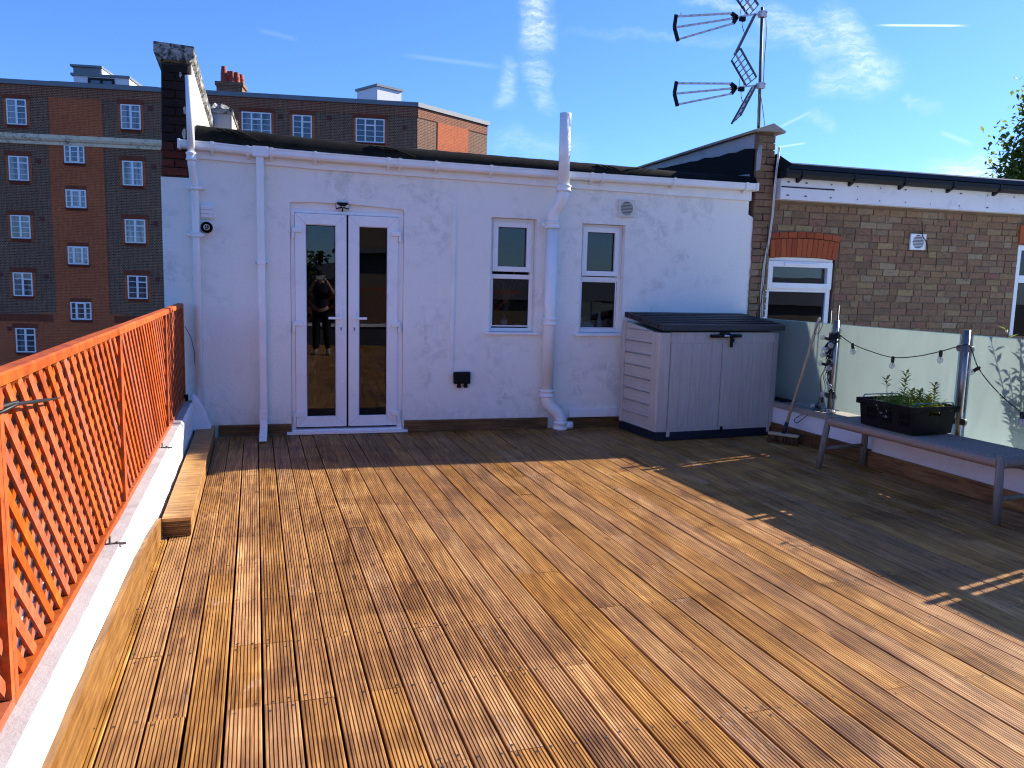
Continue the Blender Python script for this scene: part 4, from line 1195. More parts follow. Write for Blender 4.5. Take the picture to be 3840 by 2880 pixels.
for t, n_ in ((3.60, 'a'), (5.60, 'b')):
    mb = MB(); mb.obox(NT(-.575, t, .357), NT(.035, 0, 0), NT(0, .011, 0), (0, 0, .003)); mb.obox(NT(-.602, t, .372), NT(.003, 0, 0), NT(0, .011, 0), (0, 0, .016)); mb.cyl(NT(-.575, t + .0, .36), NT(-.575, t, .366), .006, 8)
    mb.build('angle_bracket', MT['darkmetal'], label='flat metal bracket on the parapet ' + ('nearer the camera' if n_ == 'a' else 'nearer the white house'), cat='bracket', group='brackets holding the trellis')

box = thing('deck_box', 'low boxed-in timber step against the parapet in the left corner', 'boxing', NT(-.45, 6.2, 0))
mb = MB(); strip(mb, [(-.527, .092), (-.372, .092), (-.372, .112), (-.527, .112)], 4.775, 7.74); mb.build('top_board', MT['sleeper'], box)
mb = MB(); strip(mb, [(-.392, .002), (-.374, .002), (-.374, .092), (-.392, .092)], 4.795, 7.74); mb.build('side_board', MT['ply'], box)
mb = MB()
zz = [.002 + .0112 * i for i in range(9)]
poly = [(.0, .002)]
for i in range(8): poly += [(0, zz[i] + .002), (0, zz[i + 1] - .0025), (.004, zz[i + 1] - .0015), (.004, zz[i + 1] + .0005)]
poly += [(0, .092), (.016, .092), (.016, .002)]
mb.prism([NT(-.527, 4.776 + y, z) for y, z in poly[1:]], NT(.153, 0, 0)); mb.build('end_board', MT['skirt'], box)

tre = thing('trellis_fence', 'orange stained diamond trellis fence along the left parapet', 'fence', NT(-.64, 4.5, .35))
NX = -.640
ZB, ZT = .352, 1.205
posts = [-.0, 2.27, 4.20, 6.245]
def rail(z0, z1, t0, t1, n0, n1, nm, seed):
    mb = MB(); strip(mb, [(n0, z0), (n1, z0), (n1, z1), (n0, z1)], t0, t1, 8, .0015, seed); mb.build(nm, MT['trellis'], tre)
for i, (a, b_) in enumerate(((-1.8, 2.27), (2.27, 4.20), (4.20, 6.245), (6.245, 7.715))):
    rail(ZB, ZB + .036, a + .001, b_ - .001, NX - .02, NX + .021, 'bottom_rail', i)
for i, (a, b_) in enumerate(((-1.8, 4.16), (4.162, 7.72))):
    mb = MB(); strip(mb, [(NX - .022, ZT), (NX + .022, ZT), (NX + .022, ZT + .026), (NX + .017, ZT + .033), (NX - .022, ZT + .035)], a, b_, 8, .0015, i); mb.build('top_rail', MT['trellis'], tre)
for t in (2.27, 4.20, 6.245):
    for dt in (-.017, .017):
        mb = MB(); p = NT(NX, t + dt); mb.obox(p + Vector((0, 0, (ZB + ZT) / 2 + .017)), NT(.022, 0), NT(0, .0155), (0, 0, (ZT - ZB) / 2 - .021)); mb.build('post', MT['trellis'], tre)
mb = MB(); mb.obox(NT(NX, 7.70, (ZB + ZT) / 2 + .017), NT(.022, 0), NT(0, .015), (0, 0, (ZT - ZB) / 2 - .021)); mb.build('post', MT['trellis'], tre)
z0, z1 = ZB + .038, ZT - .004
H = z1 - z0
segs = [(1.25, 2.234), (2.306, 4.164), (4.236, 6.209), (6.281, 7.683)]
for a, b_ in segs:
    pitch = .1125
    for layer, sg in ((.0045, -1), (-.0045, 1)):
        k0 = int(-H / pitch) - 1
        q = a - H
        while q < b_ + H:
            # slat from (q, zt) to (q + H, zb) for sg -1
            pts = []
            t_top, t_bot = (q, q + H) if sg < 0 else (q + H, q)
            # clip to a..b_
            def at(tt):
                f = (tt - t_top) / (t_bot - t_top)
                return z1 + (z0 - z1) * f
            lo_, hi_ = max(a, min(t_top, t_bot)), min(b_, max(t_top, t_bot))
            if hi_ - lo_ > .03:
                p0 = NT(NX + layer, lo_, at(lo_)); p1 = NT(NX + layer + random.uniform(-.0012, .0012), hi_, at(hi_) + (random.uniform(-.004, .004) if hi_ < b_ - .1 else 0))
                mb = MB(); wv = random.uniform(.033, .037) if sg < 0 else random.uniform(.032, .035)
                d = (p1 - p0); x = d.normalized(); nn_ = NT(1, 0).normalized(); sd = x.cross(nn_)
                mb.obox((p0 + p1) / 2, d / 2, nn_ * .0044, sd * wv / 2)
                mb.build('slat', MT['trellis'], tre)
            q += pitch
mb = MB(); mb.tube([(-.72, 2.20, 1.135), (-.69, 2.32, 1.152), (-.70, 2.55, 1.125), (-.708, 2.78, 1.10)], [.005, .0055, .0055, .002], 6); mb.tube([(-.72, 2.20, 1.135), (-.76, 2.25, 1.14), (-.69, 2.32, 1.155)], .007, 6)
mb.build('cable_tie', MT['rubber'], label='long black cable tie looped round the trellis post', cat='cable tie')
mb = MB(); mb.tube([(-.93, 7.75, 1.03), (-.88, 7.74, .93), (-.855, 7.74, .80), (-.852, 7.74, .68)], .003, 5); mb.build('thin_wire', MT['rubber'], label='thin dark wire on the white wall behind the trellis end', cat='wire')
mb = MB(); mb.obox(NT(-.615, 7.68, .385), NT(.02, 0), NT(0, .02), (0, 0, .03)); mb.build('drain_spout', MT['black'], label='small black spout in the corner at the trellis end', cat='spout', bevel=.005)

# ================================================================== RIGHT PARAPET, GLASS, FURNITURE
KX = .05
def RP(a, y, z): return Vector((a - KX * y, y, z))     # line of the right parapet


rp = thing('parapet_wall', 'low white parapet wall with stone coping under the glass balustrade', 'parapet', (4.95, 5, 0))
mb = MB()
def rstrip(mb, prof, y0, y1, seg=1, jit=0.0, seed=1):
    rr = random.Random(seed); n = len(prof); vs = []
    for s_ in range(seg + 1):
        y = y0 + (y1 - y0) * s_ / seg
        for a, z in prof: vs.append(RP(a + rr.uniform(-jit, jit), y, z + rr.uniform(-jit, jit)))
    fs = [tuple(range(n))[::-1], tuple(seg * n + i for i in range(n))]
    for s_ in range(seg): fs += [(s_ * n + i, s_ * n + (i + 1) % n, (s_ + 1) * n + (i + 1) % n, (s_ + 1) * n + i) for i in range(n)]
    return mb.add(vs, fs)


rstrip(mb, [(5.165, -.15), (5.46, -.15), (5.46, .295), (5.165, .295)], -2.62, 7.77, 20, .002); mb.build('wall', MT['parapet'], rp)
mb = MB(); rstrip(mb, [(5.135, -.1), (5.1645, -.1), (5.1645, .294), (5.135, .294)], -2.6, 5.66, 12, .0015); mb.build('boxing', MT['parapet'], rp)
for i in range(10):
    y0 = 7.74 - i * 1.05
    mb = MB(); rstrip(mb, [(5.143, .297), (5.49, .297), (5.49, .345), (5.14, .355)], max(-2.6, y0 - 1.045), y0, 3, .0025, i); mb.build('coping_stone', MT['coping'], rp)
    if y0 - 1.045 < -2.6: break
mb = MB()
poly = [(5.1648, .002), (5.1648, .136), (5.140, .136)]
for i in range(7):
    za = .136 - i * .0191
    poly += [(5.1385, za - .002), (5.1385, za - .0145), (5.143, za - .0155), (5.143, za - .0188)]
poly += [(5.140, .002)]
rstrip(mb, poly, 5.70, 7.74); mb.build('skirting_board', MT['skirt'], rp)
for y0, y1 in ((4.405, 5.69), (1.6, 4.40), (-2.6, 1.596)):
    mb = MB(); rstrip(mb, [(5.1348, .002), (5.1348, .128), (5.106, .128), (5.106, .002)], y0, y1, 3, .001, 3); mb.build('skirting_board', MT['skirt2'], rp)

# neighbour's terrace beyond
mb = MB(); mb.add([RP(5.49, -3, .06), (14, -3, .06), (14, 7.79, .06), RP(5.49, 7.79, .06)], [(0, 1, 2, 3)]); mb.build('terrace_floor', MT['terrace'], kind='structure')

bal = thing('glass_balustrade', 'frosted glass balustrade with stainless posts on the right parapet', 'balustrade', (5.0, 5, .35))
GA = (4.98, 6.42); GB = (5.08, 5.00)
gd = Vector((GB[0] - GA[0], GB[1] - GA[1], 0)); glen = gd.length; gd.normalize(); gn = Vector((-gd.y, gd.x, 0))
if gn.x < 0: gn = -gn
G0 = Vector((GA[0], GA[1], 0))
def GP(s_, z, off=0.0): return G0 + gd * s_ + gn * off + Vector((0, 0, z))
for k_ in range(-1, 5):
    s_ = k_ * 1.42 + (.09 if k_ == -1 else 0)
    if k_ < 0: continue
    mb = MB(); mb.tube([GP(s_, .356), GP(s_, 1.226)], .0235, 20); mb.build('post', MT['steel'], bal)
    mb = MB(); mb.lathe(GP(s_, .352), [(.045, 0), (.045, .008), (.026, .012)], 20); mb.build('base_plate', MT['steel'], bal)
    for z in (.505, 1.08):
        for sg in (-1, 1):
            mb = MB()
            c = GP(s_ + sg * .052, z)
            pts = []
            for q in range(9):
                a = -pi / 2 + pi * q / 8
                pts.append(c + gd * sg * .024 * cos(a) + Vector((0, 0, .026 * sin(a))))
            pts += [c - gd * sg * .030 + Vector((0, 0, .026)), c - gd * sg * .030 + Vector((0, 0, -.026))]
            mb.prism([p - gn * .014 for p in pts], gn * .028); mb.build('clamp', MT['steel'], bal)
for k_ in range(-1, 5):
    s0_, s1_ = k_ * 1.42 + .052, (k_ + 1) * 1.42 - .052
    if k_ == -1: s0_ = -1.30
    mb = MB(); mb.obox(GP((s0_ + s1_) / 2, .785), gd * (s1_ - s0_) / 2, gn * .005, (0, 0, .405)); pnl = mb.build('glass_panel', MT['frost'], bal)
    mb = MB()
    mb.obox(GP(s0_ + .002, .785), gd * .0025, gn * .0056, (0, 0, .405)); mb.obox(GP(s1_ - .002, .785), gd * .0025, gn * .0056, (0, 0, .405)); mb.obox(GP((s0_ + s1_) / 2, 1.1885), gd * ((s1_ - s0_) / 2 - .006), gn * .0056, (0, 0, .0022))
    mb.build('glass_edge', MT['edge'], bal)

# ---- string lights
sl = thing('string_lights', 'black festoon string lights bundled on one post and draped along the glass', 'string lights', (4.94, 6.4, .36))
def catm(pts, n=6):
    P_ = [Vector(p) for p in pts]; P_ = [P_[0]] + P_ + [P_[-1]]; o = []
    for i in range(1, len(P_) - 2):
        for q in range(n):
            t = q / n; a, b_, c, d = P_[i - 1:i + 3]
            o.append(.5 * ((2 * b_) + (c - a) * t + (2 * a - 5 * b_ + 4 * c - d) * t * t + (3 * b_ - a - 3 * c + d) * t ** 3))
    o.append(P_[-2]); return o


cab = MB()
cab.tube(catm([(4.948, 6.311, 1.09), (4.959, 6.15, 1.022), (4.976, 5.913, .973), (4.993, 5.67, .946), (5.01, 5.425, .979), (5.027, 5.191, 1.042), (5.04, 5.0, 1.105), (5.045, 4.929, 1.10), (5.051, 4.838, .945), (5.064, 4.664, .789), (5.079, 4.453, .662), (5.10, 4.2, .55)]), .0042, 6)
rr = random.Random(31)
for i in range(9):
    pts = []
    sx = rr.uniform(-.03, .03)
    z_lo = rr.choice([.50, .60, .66, .72, .42])
    for q in range(7):
        z = 1.10 + (z_lo - 1.10) * q / 6
        wob = .02 + .025 * sin(pi * q / 6)
        pts.append(GP(-.01 + rr.uniform(-wob, wob) + sx, z, -.035 + rr.uniform(-.012, .012)))
    cab.tube(catm(pts, 4), .0036, 5)
for i in range(7):
    a0 = rr.uniform(0, 6.28); zc = rr.uniform(1.02, 1.12)
    cab.tube(catm([GP(.047 * cos(a0 + q * .9), zc + rr.uniform(-.03, .03), .045 * sin(a0 + q * .9) - .01) for q in range(8)], 3), .004, 5)
cab.tube(catm([GP(.01, .80, -.04), GP(-.10, .70, -.04), GP(-.105, .60, -.04), GP(-.09, .50, -.045), GP(-.11, .41, -.06)]), .0038, 5)
cab.tube(catm([GP(-.11, .41, -.06), GP(-.17, .34, -.09), GP(-.22, .25, -.22), GP(-.19, .215, -.225), GP(-.14, .25, -.21), GP(-.10, .36, -.10), GP(-.09, .43, -.05)]), .0038, 5)
cab.tube(catm([GP(.05, .62, -.03), GP(.055, .50, -.03), GP(.07, .42, -.04), GP(.10, .375, -.05), GP(.16, .365, -.08), GP(.05, .362, -.13), GP(-.05, .362, -.12), GP(-.02, .368, -.06)]), .0036, 5)
cab.build('cable', MT['rubber'], sl)
sock0 = MB(); sock0.lathe((0, 0, 0), [(.010, .012), (.013, .006), (.0145, -.012), (.013, -.034), (.015, -.040)], 12)
bul0 = MB(); bul0.lathe((0, 0, 0), [(.011, -.038), (.017, -.048), (.0235, -.062), (.0245, -.073), (.021, -.085), (.011, -.094), (.001, -.097)], 14)
fil0 = MB(); fil0.lathe((0, 0, 0), [(.004, -.04), (.004, -.07), (.001, -.078)], 6)
first_b = None
BUL = [((4.959, 6.15, 1.018), (.1, -.1, -1)), ((4.993, 5.67, .943), (0, .05, -1)), ((5.027, 5.191, 1.039), (0, 0, -1)), ((5.051, 4.838, .945), (-.05, .9, -.55)), ((5.079, 4.453, .66), (0, -.2, -1)),
       ((4.925, 6.44, 1.045), (-.3, .9, .15)), ((4.94, 6.35, 1.09), (-.2, -.5, .5)), ((4.925, 6.45, 1.0), (-.3, .4, -.8)), ((4.925, 6.38, 1.05), (-.5, -.2, -.9)), ((4.92, 6.45, .80), (-.2, 1, .1)), ((4.92, 6.39, .84), (-.2, 0, -1)),
       ((4.93, 6.33, .545), (-.1, .6, .7)), ((4.925, 6.47, .44), (0, .1, .9)), ((4.93, 6.43, .93), (-.7, .3, -.5)), ((4.925, 6.40, .88), (-.6, .3, .2)), ((4.93, 6.42, .97), (-.8, -.2, -.3)), ((4.90, 6.32, .385), (-.6, -.6, -.05)), ((4.92, 6.50, .375), (-.3, .8, .1))]
for p, d in BUL:
    d = Vector(d).normalized(); q = (-d).to_track_quat('Z', 'Y').to_euler()
    if first_b is None:
        s_o = sock0.build('socket', MT['rubber'], sl); b_o = bul0.build('bulb', MT['bulb'], s_o); f_o = fil0.build('filament', MT['filament'], s_o)
        ORG[s_o.name] = Vector((0, 0, 0))
        for oo in (s_o, b_o, f_o):
            off = ORG[oo.name] if oo is not s_o else Vector((0, 0, -.04))
            oo.data.transform(Matrix.Translation(off)); oo.location = (0, 0, 0)
        s_o.location = Vector(p) - ORG[sl.name]; s_o.rotation_euler = q
        first_b = s_o
    else:
        c = copy_tree(first_b, sl); c.location = Vector(p) - ORG[sl.name]; c.rotation_euler = q

# ---- storage box
an = .10065
ux = Vector((cos(an), sin(an), 0)); uy = Vector((-sin(an), cos(an), 0))
B0 = Vector((3.533, 6.948, 0))
def BP(s_, d, z): return B0 + ux * s_ + uy * d + Vector((0, 0, z))
sb = thing('storage_box', 'taupe plastic garden storage box with dark lid against the white wall', 'storage box', B0 + ux * .6 + uy * .35)
mb = MB(); mb.prism([BP(-.11, .0, .002), BP(0, -.005, .002), BP(1.235, -.005, .002), BP(1.30, .02, .002), BP(1.30, .66, .002), BP(-.13, .715, .002)], (0, 0, .085)); mb.build('base', MT['navy'], sb, bevel=.006)
# side wall: overlapping horizontal boards
def side_top(d): return 1.055 + .085 * d / .7
for i in range(8):
    z0_ = .095 + i * .122; z1_ = z0_ + .116
    mb = MB()
    zf, zb = min(z1_, side_top(.1)), min(z1_ + (.0 if i < 7 else .07), side_top(.68))
    mb.prism([BP(-.135, .14, z0_), BP(-.120, .14, z0_ + .006), BP(-.118, .14, zf - .005), BP(-.128, .14, zf), BP(-.10, .14, zf), BP(-.10, .14, z0_)], uy * .52)
    mb.build('side_board', MT['shed_side'], sb)
mb = MB(); mb.prism([BP(-.108, .12, .088), BP(-.108, .70, .088), BP(-.108, .70, 1.135), BP(-.108, .12, 1.06)], ux * .03); mb.build('side_panel', MT['shed'], sb)
mb = MB(); mb.prism([BP(-.128, .02, .088), BP(-.118, .008, .088), BP(-.005, -.006, .088), BP(-.005, .03, .088), BP(-.09, .14, .088), BP(-.128, .14, .088)], (0, 0, .972)); mb.build('corner_post', MT['shed'], sb, bevel=.006)
mb = MB(); mb.prism([BP(-.136, .66, .088), BP(-.10, .66, .088), BP(-.10, .715, .088), BP(-.136, .715, .088)], (0, 0, 1.05)); mb.build('corner_post', MT['shed'], sb, bevel=.005)
mb = MB(); mb.prism([BP(1.225, .0, .088), BP(1.292, .010, .088), BP(1.30, .07, .088), BP(1.225, .07, .088)], (0, 0, .975)); mb.build('corner_post', MT['shed'], sb, bevel=.006)
mb = MB(); mb.prism([BP(1.27, .07, .088), BP(1.27, .66, .088), BP(1.27, .66, 1.13), BP(1.27, .07, 1.06)], ux * .025); mb.build('side_panel', MT['shed'], sb)
mb = MB(); mb.prism([BP(-.12, .69, .088), BP(1.29, .64, .088), BP(1.29, .66, .088), BP(-.12, .715, .088)], (0, 0, 1.03)); mb.build('back_panel', MT['shed'], sb)
for s0_, s1_, nb in ((.004, .600, 5), (.606, 1.222, 5)):
    d0 = MB(); d0.obox(BP((s0_ + s1_) / 2, .016, .54), ux * (s1_ - s0_) / 2, uy * .012, (0, 0, .525))
    dd = d0.build('door', MT['shed'], sb, bevel=.003)
    h = MB(); h.obox(BP((s0_ + s1_) / 2, .003, .062), ux * (s1_ - s0_) / 2, uy * .004, (0, 0, .052)); h.build('door_rail', MT['shed'], dd, bevel=.002)
    h = MB(); h.obox(BP((s0_ + s1_) / 2, .003, 1.012), ux * (s1_ - s0_) / 2, uy * .004, (0, 0, .052)); h.build('door_rail', MT['shed'], dd, bevel=.002)
    wv = (s1_ - s0_) / nb
    for i in range(nb):
        h = MB(); a = s0_ + i * wv; h.obox(BP(a + wv / 2, .0035, .537), ux * (wv / 2 - .006), uy * .004, (0, 0, .421)); h.build('door_board', MT['shed'], dd, bevel=.003)
for s_, z in ((.012, .075), (.016, 1.0), (1.213, .075), (1.213, 1.0)):
    h = MB(); h.obox(BP(s_, -.004, z), ux * .018, uy * .01, (0, 0, .035)); h.build('hinge', MT['shed'], sb, bevel=.004)
mb = MB()
zf, zb = 1.140, 1.232
lid = [(-.112, -.035, zf - .062), (-.112, -.035, zf), (-.112, .03, zf + .012), (-.118, .72, zb), (-.118, .72, zb - .055)]
lid2 = [(1.335, -.035, zf - .058), (1.335, -.035, zf), (1.335, .03, zf + .012), (1.325, .66, zb), (1.325, .66, zb - .055)]
V_ = [BP(*p) for p in lid] + [BP(*p) for p in lid2]
mb.add(V_, [(0, 1, 2, 3, 4)[::-1], (5, 6, 7, 8, 9), (0, 5, 6, 1), (1, 6, 7, 2), (2, 7, 8, 3), (3, 8, 9, 4), (4, 9, 5, 0)])
ld = mb.build('lid', MT['lid'], sb, bevel=.010, seg=3)
for i in range(6):
    d = .07 + i * .105; z = zf + .012 + (zb - zf - .012) * (d - .03) / .68
    h = MB(); h.beam(BP(-.09, d, z + .0025), BP(1.31, d - .01, z + .0025), .070, .005, (0, 0, 1)); h.build('lid_board', MT['lid'], ld, bevel=.002)
for d in (.06, .22, .40, .56):
    z = zf - .03 + (zb - zf) * d / .7
    h = MB(); h.tube([BP(-.113, d, z), BP(-.119, d, z)], .010, 8); h.build('lid_socket', MT['black'], ld)
la = thing('latch', None, None, BP(.61, -.02, 1.03), parent=sb)
h = MB(); h.tube([BP(.432, -.032, 1.030), BP(.565, -.032, 1.030)], .017, 12); h.tube([BP(.645, -.032, 1.032), BP(.788, -.032, 1.032)], .017, 12); h.obox(BP(.605, -.022, 1.04), ux * .05, uy * .02, (0, 0, .024)); h.build('bolt_bar', MT['black'], la)
h = MB(); h.tube([BP(.585, -.036, 1.033), BP(.655, -.036, 1.031)], .012, 12); h.build('bolt_ring', MT['alu'], la)
h = MB(); h.obox(BP(.688, -.022, .965), ux * .012, uy * .011, (0, 0, .048)); h.obox(BP(.702, -.022, .985), ux * .016, uy * .008, (0, 0, .015)); h.build('hasp', MT['black'], la, bevel=.004)
h = MB(); h.obox(BP(.638, -.006, .085), ux * .014, uy * .006, (0, 0, .032)); h.build('foot_latch', MT['black'], sb, bevel=.003)

# ---- broom and dustpan
br = thing('broom', 'wooden handled broom with brown bristles leaning in the corner by the storage box', 'broom', (4.66, 6.66, 0))
p0 = Vector((4.655, 6.66, .10)); p1 = Vector((4.845, 6.50, 1.245))
mb = MB(); mb.tube([p0 + (p1 - p0) * .09, p1 - (p1 - p0) * .01, p1], [.0145, .0135, .008], 12); mb.build('handle', MT['pale_wood'], br)
mb = MB(); mb.tube([p0 - (p1 - p0) * .015, p0 + (p1 - p0) * .10], [.023, .018], 12); mb.build('ferrule', MT['navy'], br)
hd = Vector((.155, -.215, 0)).normalized(); hn = Vector((hd.y, -hd.x, 0)) * -1
mb = MB(); mb.obox(p0 + Vector((0, 0, -.012)), hd * .15, hn * .030, (0, 0, .014)); mb.build('head', MT['pale_wood'], br, bevel=.009)
mb = MB(); rr = random.Random(4)
for i in range(150):
    a = rr.uniform(-.14, .14); c = rr.uniform(-.026, .026)
    q0 = p0 + hd * a + hn * c + Vector((0, 0, -.026)); q1 = p0 + hd * (a * 1.12) + hn * (c * 1.9 - .012) + Vector((0, 0, -.098 + rr.uniform(0, .012)))
    mb.tube([q0, q1], [.005, .0035], 4)
mb.build('bristles', MT['bristle'], br, kind='stuff')
mb = MB(); mb.tube(catm([p1 + Vector((0, -.015, -.03)), p1 + Vector((-.04, -.02, -.09)), p1 + Vector((-.055, -.02, -.15)), p1 + Vector((-.01, -.02, -.14)), p1 + Vector((.03, -.02, -.05)), p1 + Vector((0, -.015, -.035))]), .003, 5); mb.build('hanging_loop', MT['rubber'], br)
dpn = thing('dustpan', 'black dustpan lying on the coping behind the broom', 'dustpan', (4.97, 7.15, .357))
mb = MB(); c = Vector((4.93, 7.10, .357))
mb.prism([c + Vector((-.09, -.10, 0)), c + Vector((.07, -.12, 0)), c + Vector((.09, .12, 0)), c + Vector((-.07, .12, 0))], (0, 0, .006))
mb.prism([c + Vector((.065, -.12, .006)), c + Vector((.085, .12, .006)), c + Vector((.088, .12, .045)), c + Vector((.068, -.12, .045))], (.006, 0, 0))
mb.prism([c + Vector((-.07, .114, .006)), c + Vector((.085, .114, .006)), c + Vector((.085, .114, .045))], (0, .006, 0))
mb.build('pan', MT['black'], dpn)
mb = MB(); mb.tube([c + Vector((.08, 0, .03)), c + Vector((.16, .01, .06))], .012, 8); mb.build('handle', MT['black'], dpn)
mb = MB(); mb.cyl((5.02, 6.90, .30), (5.02, 6.90, 1.335), .008, 8); mb.cyl((4.985, 6.92, .30), (4.985, 6.92, 1.29), .006, 8)
mb = MB(); mb.cyl((5.22, 6.72, .06), (5.22, 6.72, 1.36), .009, 8); mb.build('garden_cane', MT['darkmetal'], label='taller thin dark cane standing behind the glass near the broom', cat='cane')
mb = MB(); mb.cyl((5.17, 6.76, .06), (5.17, 6.76, 1.305), .007, 8); mb.build('garden_cane', MT['darkmetal'], label='shorter thin dark cane standing behind the glass near the broom', cat='cane')

# ---- bench
be = thing('bench', 'long low bench with woven grey rope seat and round wooden legs', 'bench', (4.64, 4.85, 0))
LEG = [((4.324, 5.671), (4.378, 5.645)), ((4.800, 5.700), (4.775, 5.672)), ((4.467, 4.020), (4.478, 4.045)), ((4.955, 4.040), (4.930, 4.062))]
tops = []
for (a, b_) in LEG:
    mb = MB(); mb.tube([(a[0], a[1], .002), (a[0] * .5 + b_[0] * .5, a[1] * .5 + b_[1] * .5, .22), (b_[0], b_[1], .452), (b_[0], b_[1], .456)], [.0255, .0265, .0245, .020], 16); mb.build('leg', MT['grey_wood'], be)
    tops.append(Vector((b_[0], b_[1], 0)))
for i, j, z in ((0, 1, .17), (2, 3, .17)):
    a = Vector((*LEG[i][0], 0)).lerp(tops[i], z / .45); c = Vector((*LEG[j][0], 0)).lerp(tops[j], z / .45)
    mb = MB(); mb.tube([a + Vector((0, 0, z)), c + Vector((0, 0, z + .01))], .0155, 12); mb.build('stretcher', MT['grey_wood'], be)
# rope-wrapped rails
for i, j in ((0, 2), (1, 3), (0, 1), (2, 3)):
    a, c = tops[i] + Vector((0, 0, .404)), tops[j] + Vector((0, 0, .404))
    d = (c - a); ln = d.length; d.normalize()
    n_ = int(ln / .0125)
    pts, rad = [], []
    for q in range(n_ * 2 + 1):
        pts.append(a + d * (.012 + (ln - .024) * q / (n_ * 2))); rad.append(.0350 if q % 2 else .0300)
    mb = MB(); mb.tube(pts, rad, 12); mb.build('wrapped_rail', MT['rope'], be)
# woven top: one cord after another both ways
mb = MB()
nl = 17
for q in range(nl):
    f = .05 + .9 * q / (nl - 1)
    a = tops[0].lerp(tops[1], f); c = tops[2].lerp(tops[3], f)
    pts = []
    for w_ in range(33):
        u = w_ / 32; sag = -.008 * sin(pi * u) * sin(pi * f)
        pts.append(a.lerp(c, u) + Vector((0, 0, .4345 + sag + .0022 * sin(pi * w_ + pi * q))))
    mb.tube(pts, .0068, 6)
mb.build('seat_cord', MT['rope'], be)
mb = MB(); nc = 50
for q in range(nc):
    f = .02 + .96 * q / (nc - 1)
    a = tops[0].lerp(tops[2], f); c = tops[1].lerp(tops[3], f)
    pts = []
    for w_ in range(23):
        u = w_ / 22; sag = -.008 * sin(pi * u) * sin(pi * f)
        pts.append(a.lerp(c, u) + Vector((0, 0, .4345 + sag + .0022 * sin(pi * w_ + pi * q + pi))))
    mb.tube(pts, .0060, 5)
mb.build('seat_weave', MT['rope'], be)

# ---- crate with seedlings
cr = thing('plastic_crate', 'black slotted plastic crate of seedlings standing on the bench', 'crate', (4.68, 5.06, .446))
c0 = Vector((4.458, 4.800, .447)); ex = Vector((4.874 - 4.48, 4.845 - 4.803, 0)).normalized(); ey = Vector((4.445 - 4.48, 5.316 - 4.803, 0)).normalized()
LX, LY, HC = .40, .515, .205
def CP(a, b_, z):
    fl = 1 + .07 * z / HC
    return c0 + ex * (LX / 2 + (a - LX / 2) * fl) + ey * (LY / 2 + (b_ - LY / 2) * fl) + Vector((0, 0, z))
def slab(mb, p, q, z0, z1, inward, th=.006):
    a0, a1, b0, b1 = CP(*p, z0), CP(*q, z0), CP(*p, z1), CP(*q, z1)
    mb.prism([a0, a1, b1, b0], inward * th)
def crate_side(L_, mk, inward, slots, name, hole=False):
    mb = MB()
    slab(mb, mk(0), mk(L_), 0, .055 if slots else .075, inward)
    if slots:
        for (z0_, z1_) in ((.055, .093), (.105, .150)):
            x = .0
            on = True
            step = .0135
            q = 0
            runs = []
            x = 0
            while x < L_ - 1e-4:
                g_ = .024 < (x % .16) < .125
                w_ = step * .55 if g_ else step
                slab(mb, mk(x), mk(min(L_, x + (step * .50 if g_ else step + .0002))), z0_, z1_, inward)
                x += step
        slab(mb, mk(0), mk(L_), .093, .105, inward)
        slab(mb, mk(0), mk(L_), .150, .165, inward)
    else:
        slab(mb, mk(0), mk(L_), .075, .140, inward)
        slab(mb, mk(0), mk(L_ * .36), .140, .172, inward); slab(mb, mk(L_ * .64), mk(L_), .140, .172, inward)
    x = 0
    while x < L_ - .001:
        x2 = min(L_, x + .06)
        if slots or not (L_ * .36 < x + .03 < L_ * .64):
            slab(mb, mk(x), mk(x + .034 if x + .034 < L_ else L_), .165 if slots else .172, .190, inward)
        x += .06
    slab(mb, mk(0), mk(L_), .190, .205, inward)
    mb.build(name, MT['black'], cr)
crate_side(LY, lambda t: (0, t), ex, True, 'long_side')
crate_side(LY, lambda t: (LX, t), -ex, True, 'long_side')
crate_side(LX, lambda t: (t, 0), ey, False, 'short_side')
crate_side(LX, lambda t: (t, LY), -ey, False, 'short_side')
mb = MB(); mb.prism([CP(0, 0, 0), CP(LX, 0, 0), CP(LX, LY, 0), CP(0, LY, 0)], (0, 0, .006)); mb.build('crate_floor', MT['black'], cr)
mb = MB(); o_ = .016
def rimbar(p, q, out_): 
    a, b_ = CP(*p, .205), CP(*q, .205); mb.prism([a, b_, b_ + out_ * o_, a + out_ * o_], (0, 0, .007)); mb.prism([a + out_ * o_, b_ + out_ * o_, b_ + out_ * (o_ - .004), a + out_ * (o_ - .004)], (0, 0, -.026))
rimbar((0, 0), (0, LY), -ex); rimbar((LX, 0), (LX, LY), ex); rimbar((0, 0), (LX, 0), -ey); rimbar((0, LY), (LX, LY), ey)
for p in ((0, 0), (LX, 0), (0, LY), (LX, LY)): mb.obox(CP(*p, .190), ex * .020, ey * .020, (0, 0, .023))
mb.build('rim', MT['black'], cr)
mb = MB(); rr = random.Random(12)
for q in range(9):
    y_ = rr.uniform(.24, .33); z_ = rr.uniform(.06, .15); a = CP(-.0015, y_, z_); mb.prism([a, a + ey * rr.uniform(.008, .02), a + ey * .015 + Vector((0, 0, rr.uniform(.008, .02)))], -ex * .0008)
mb.build('worn_label', MT['flash'], cr)
for f in (0.0, 1.0):
    y_ = .02 if f == 0 else LY - .02
    h = MB(); h.tube([CP(.012, y_, .212), CP(.03, y_, .236), CP(LX - .03, y_, .236), CP(LX - .012, y_, .212)], .005, 8); h.build('bale_arm', MT['blue'], cr)
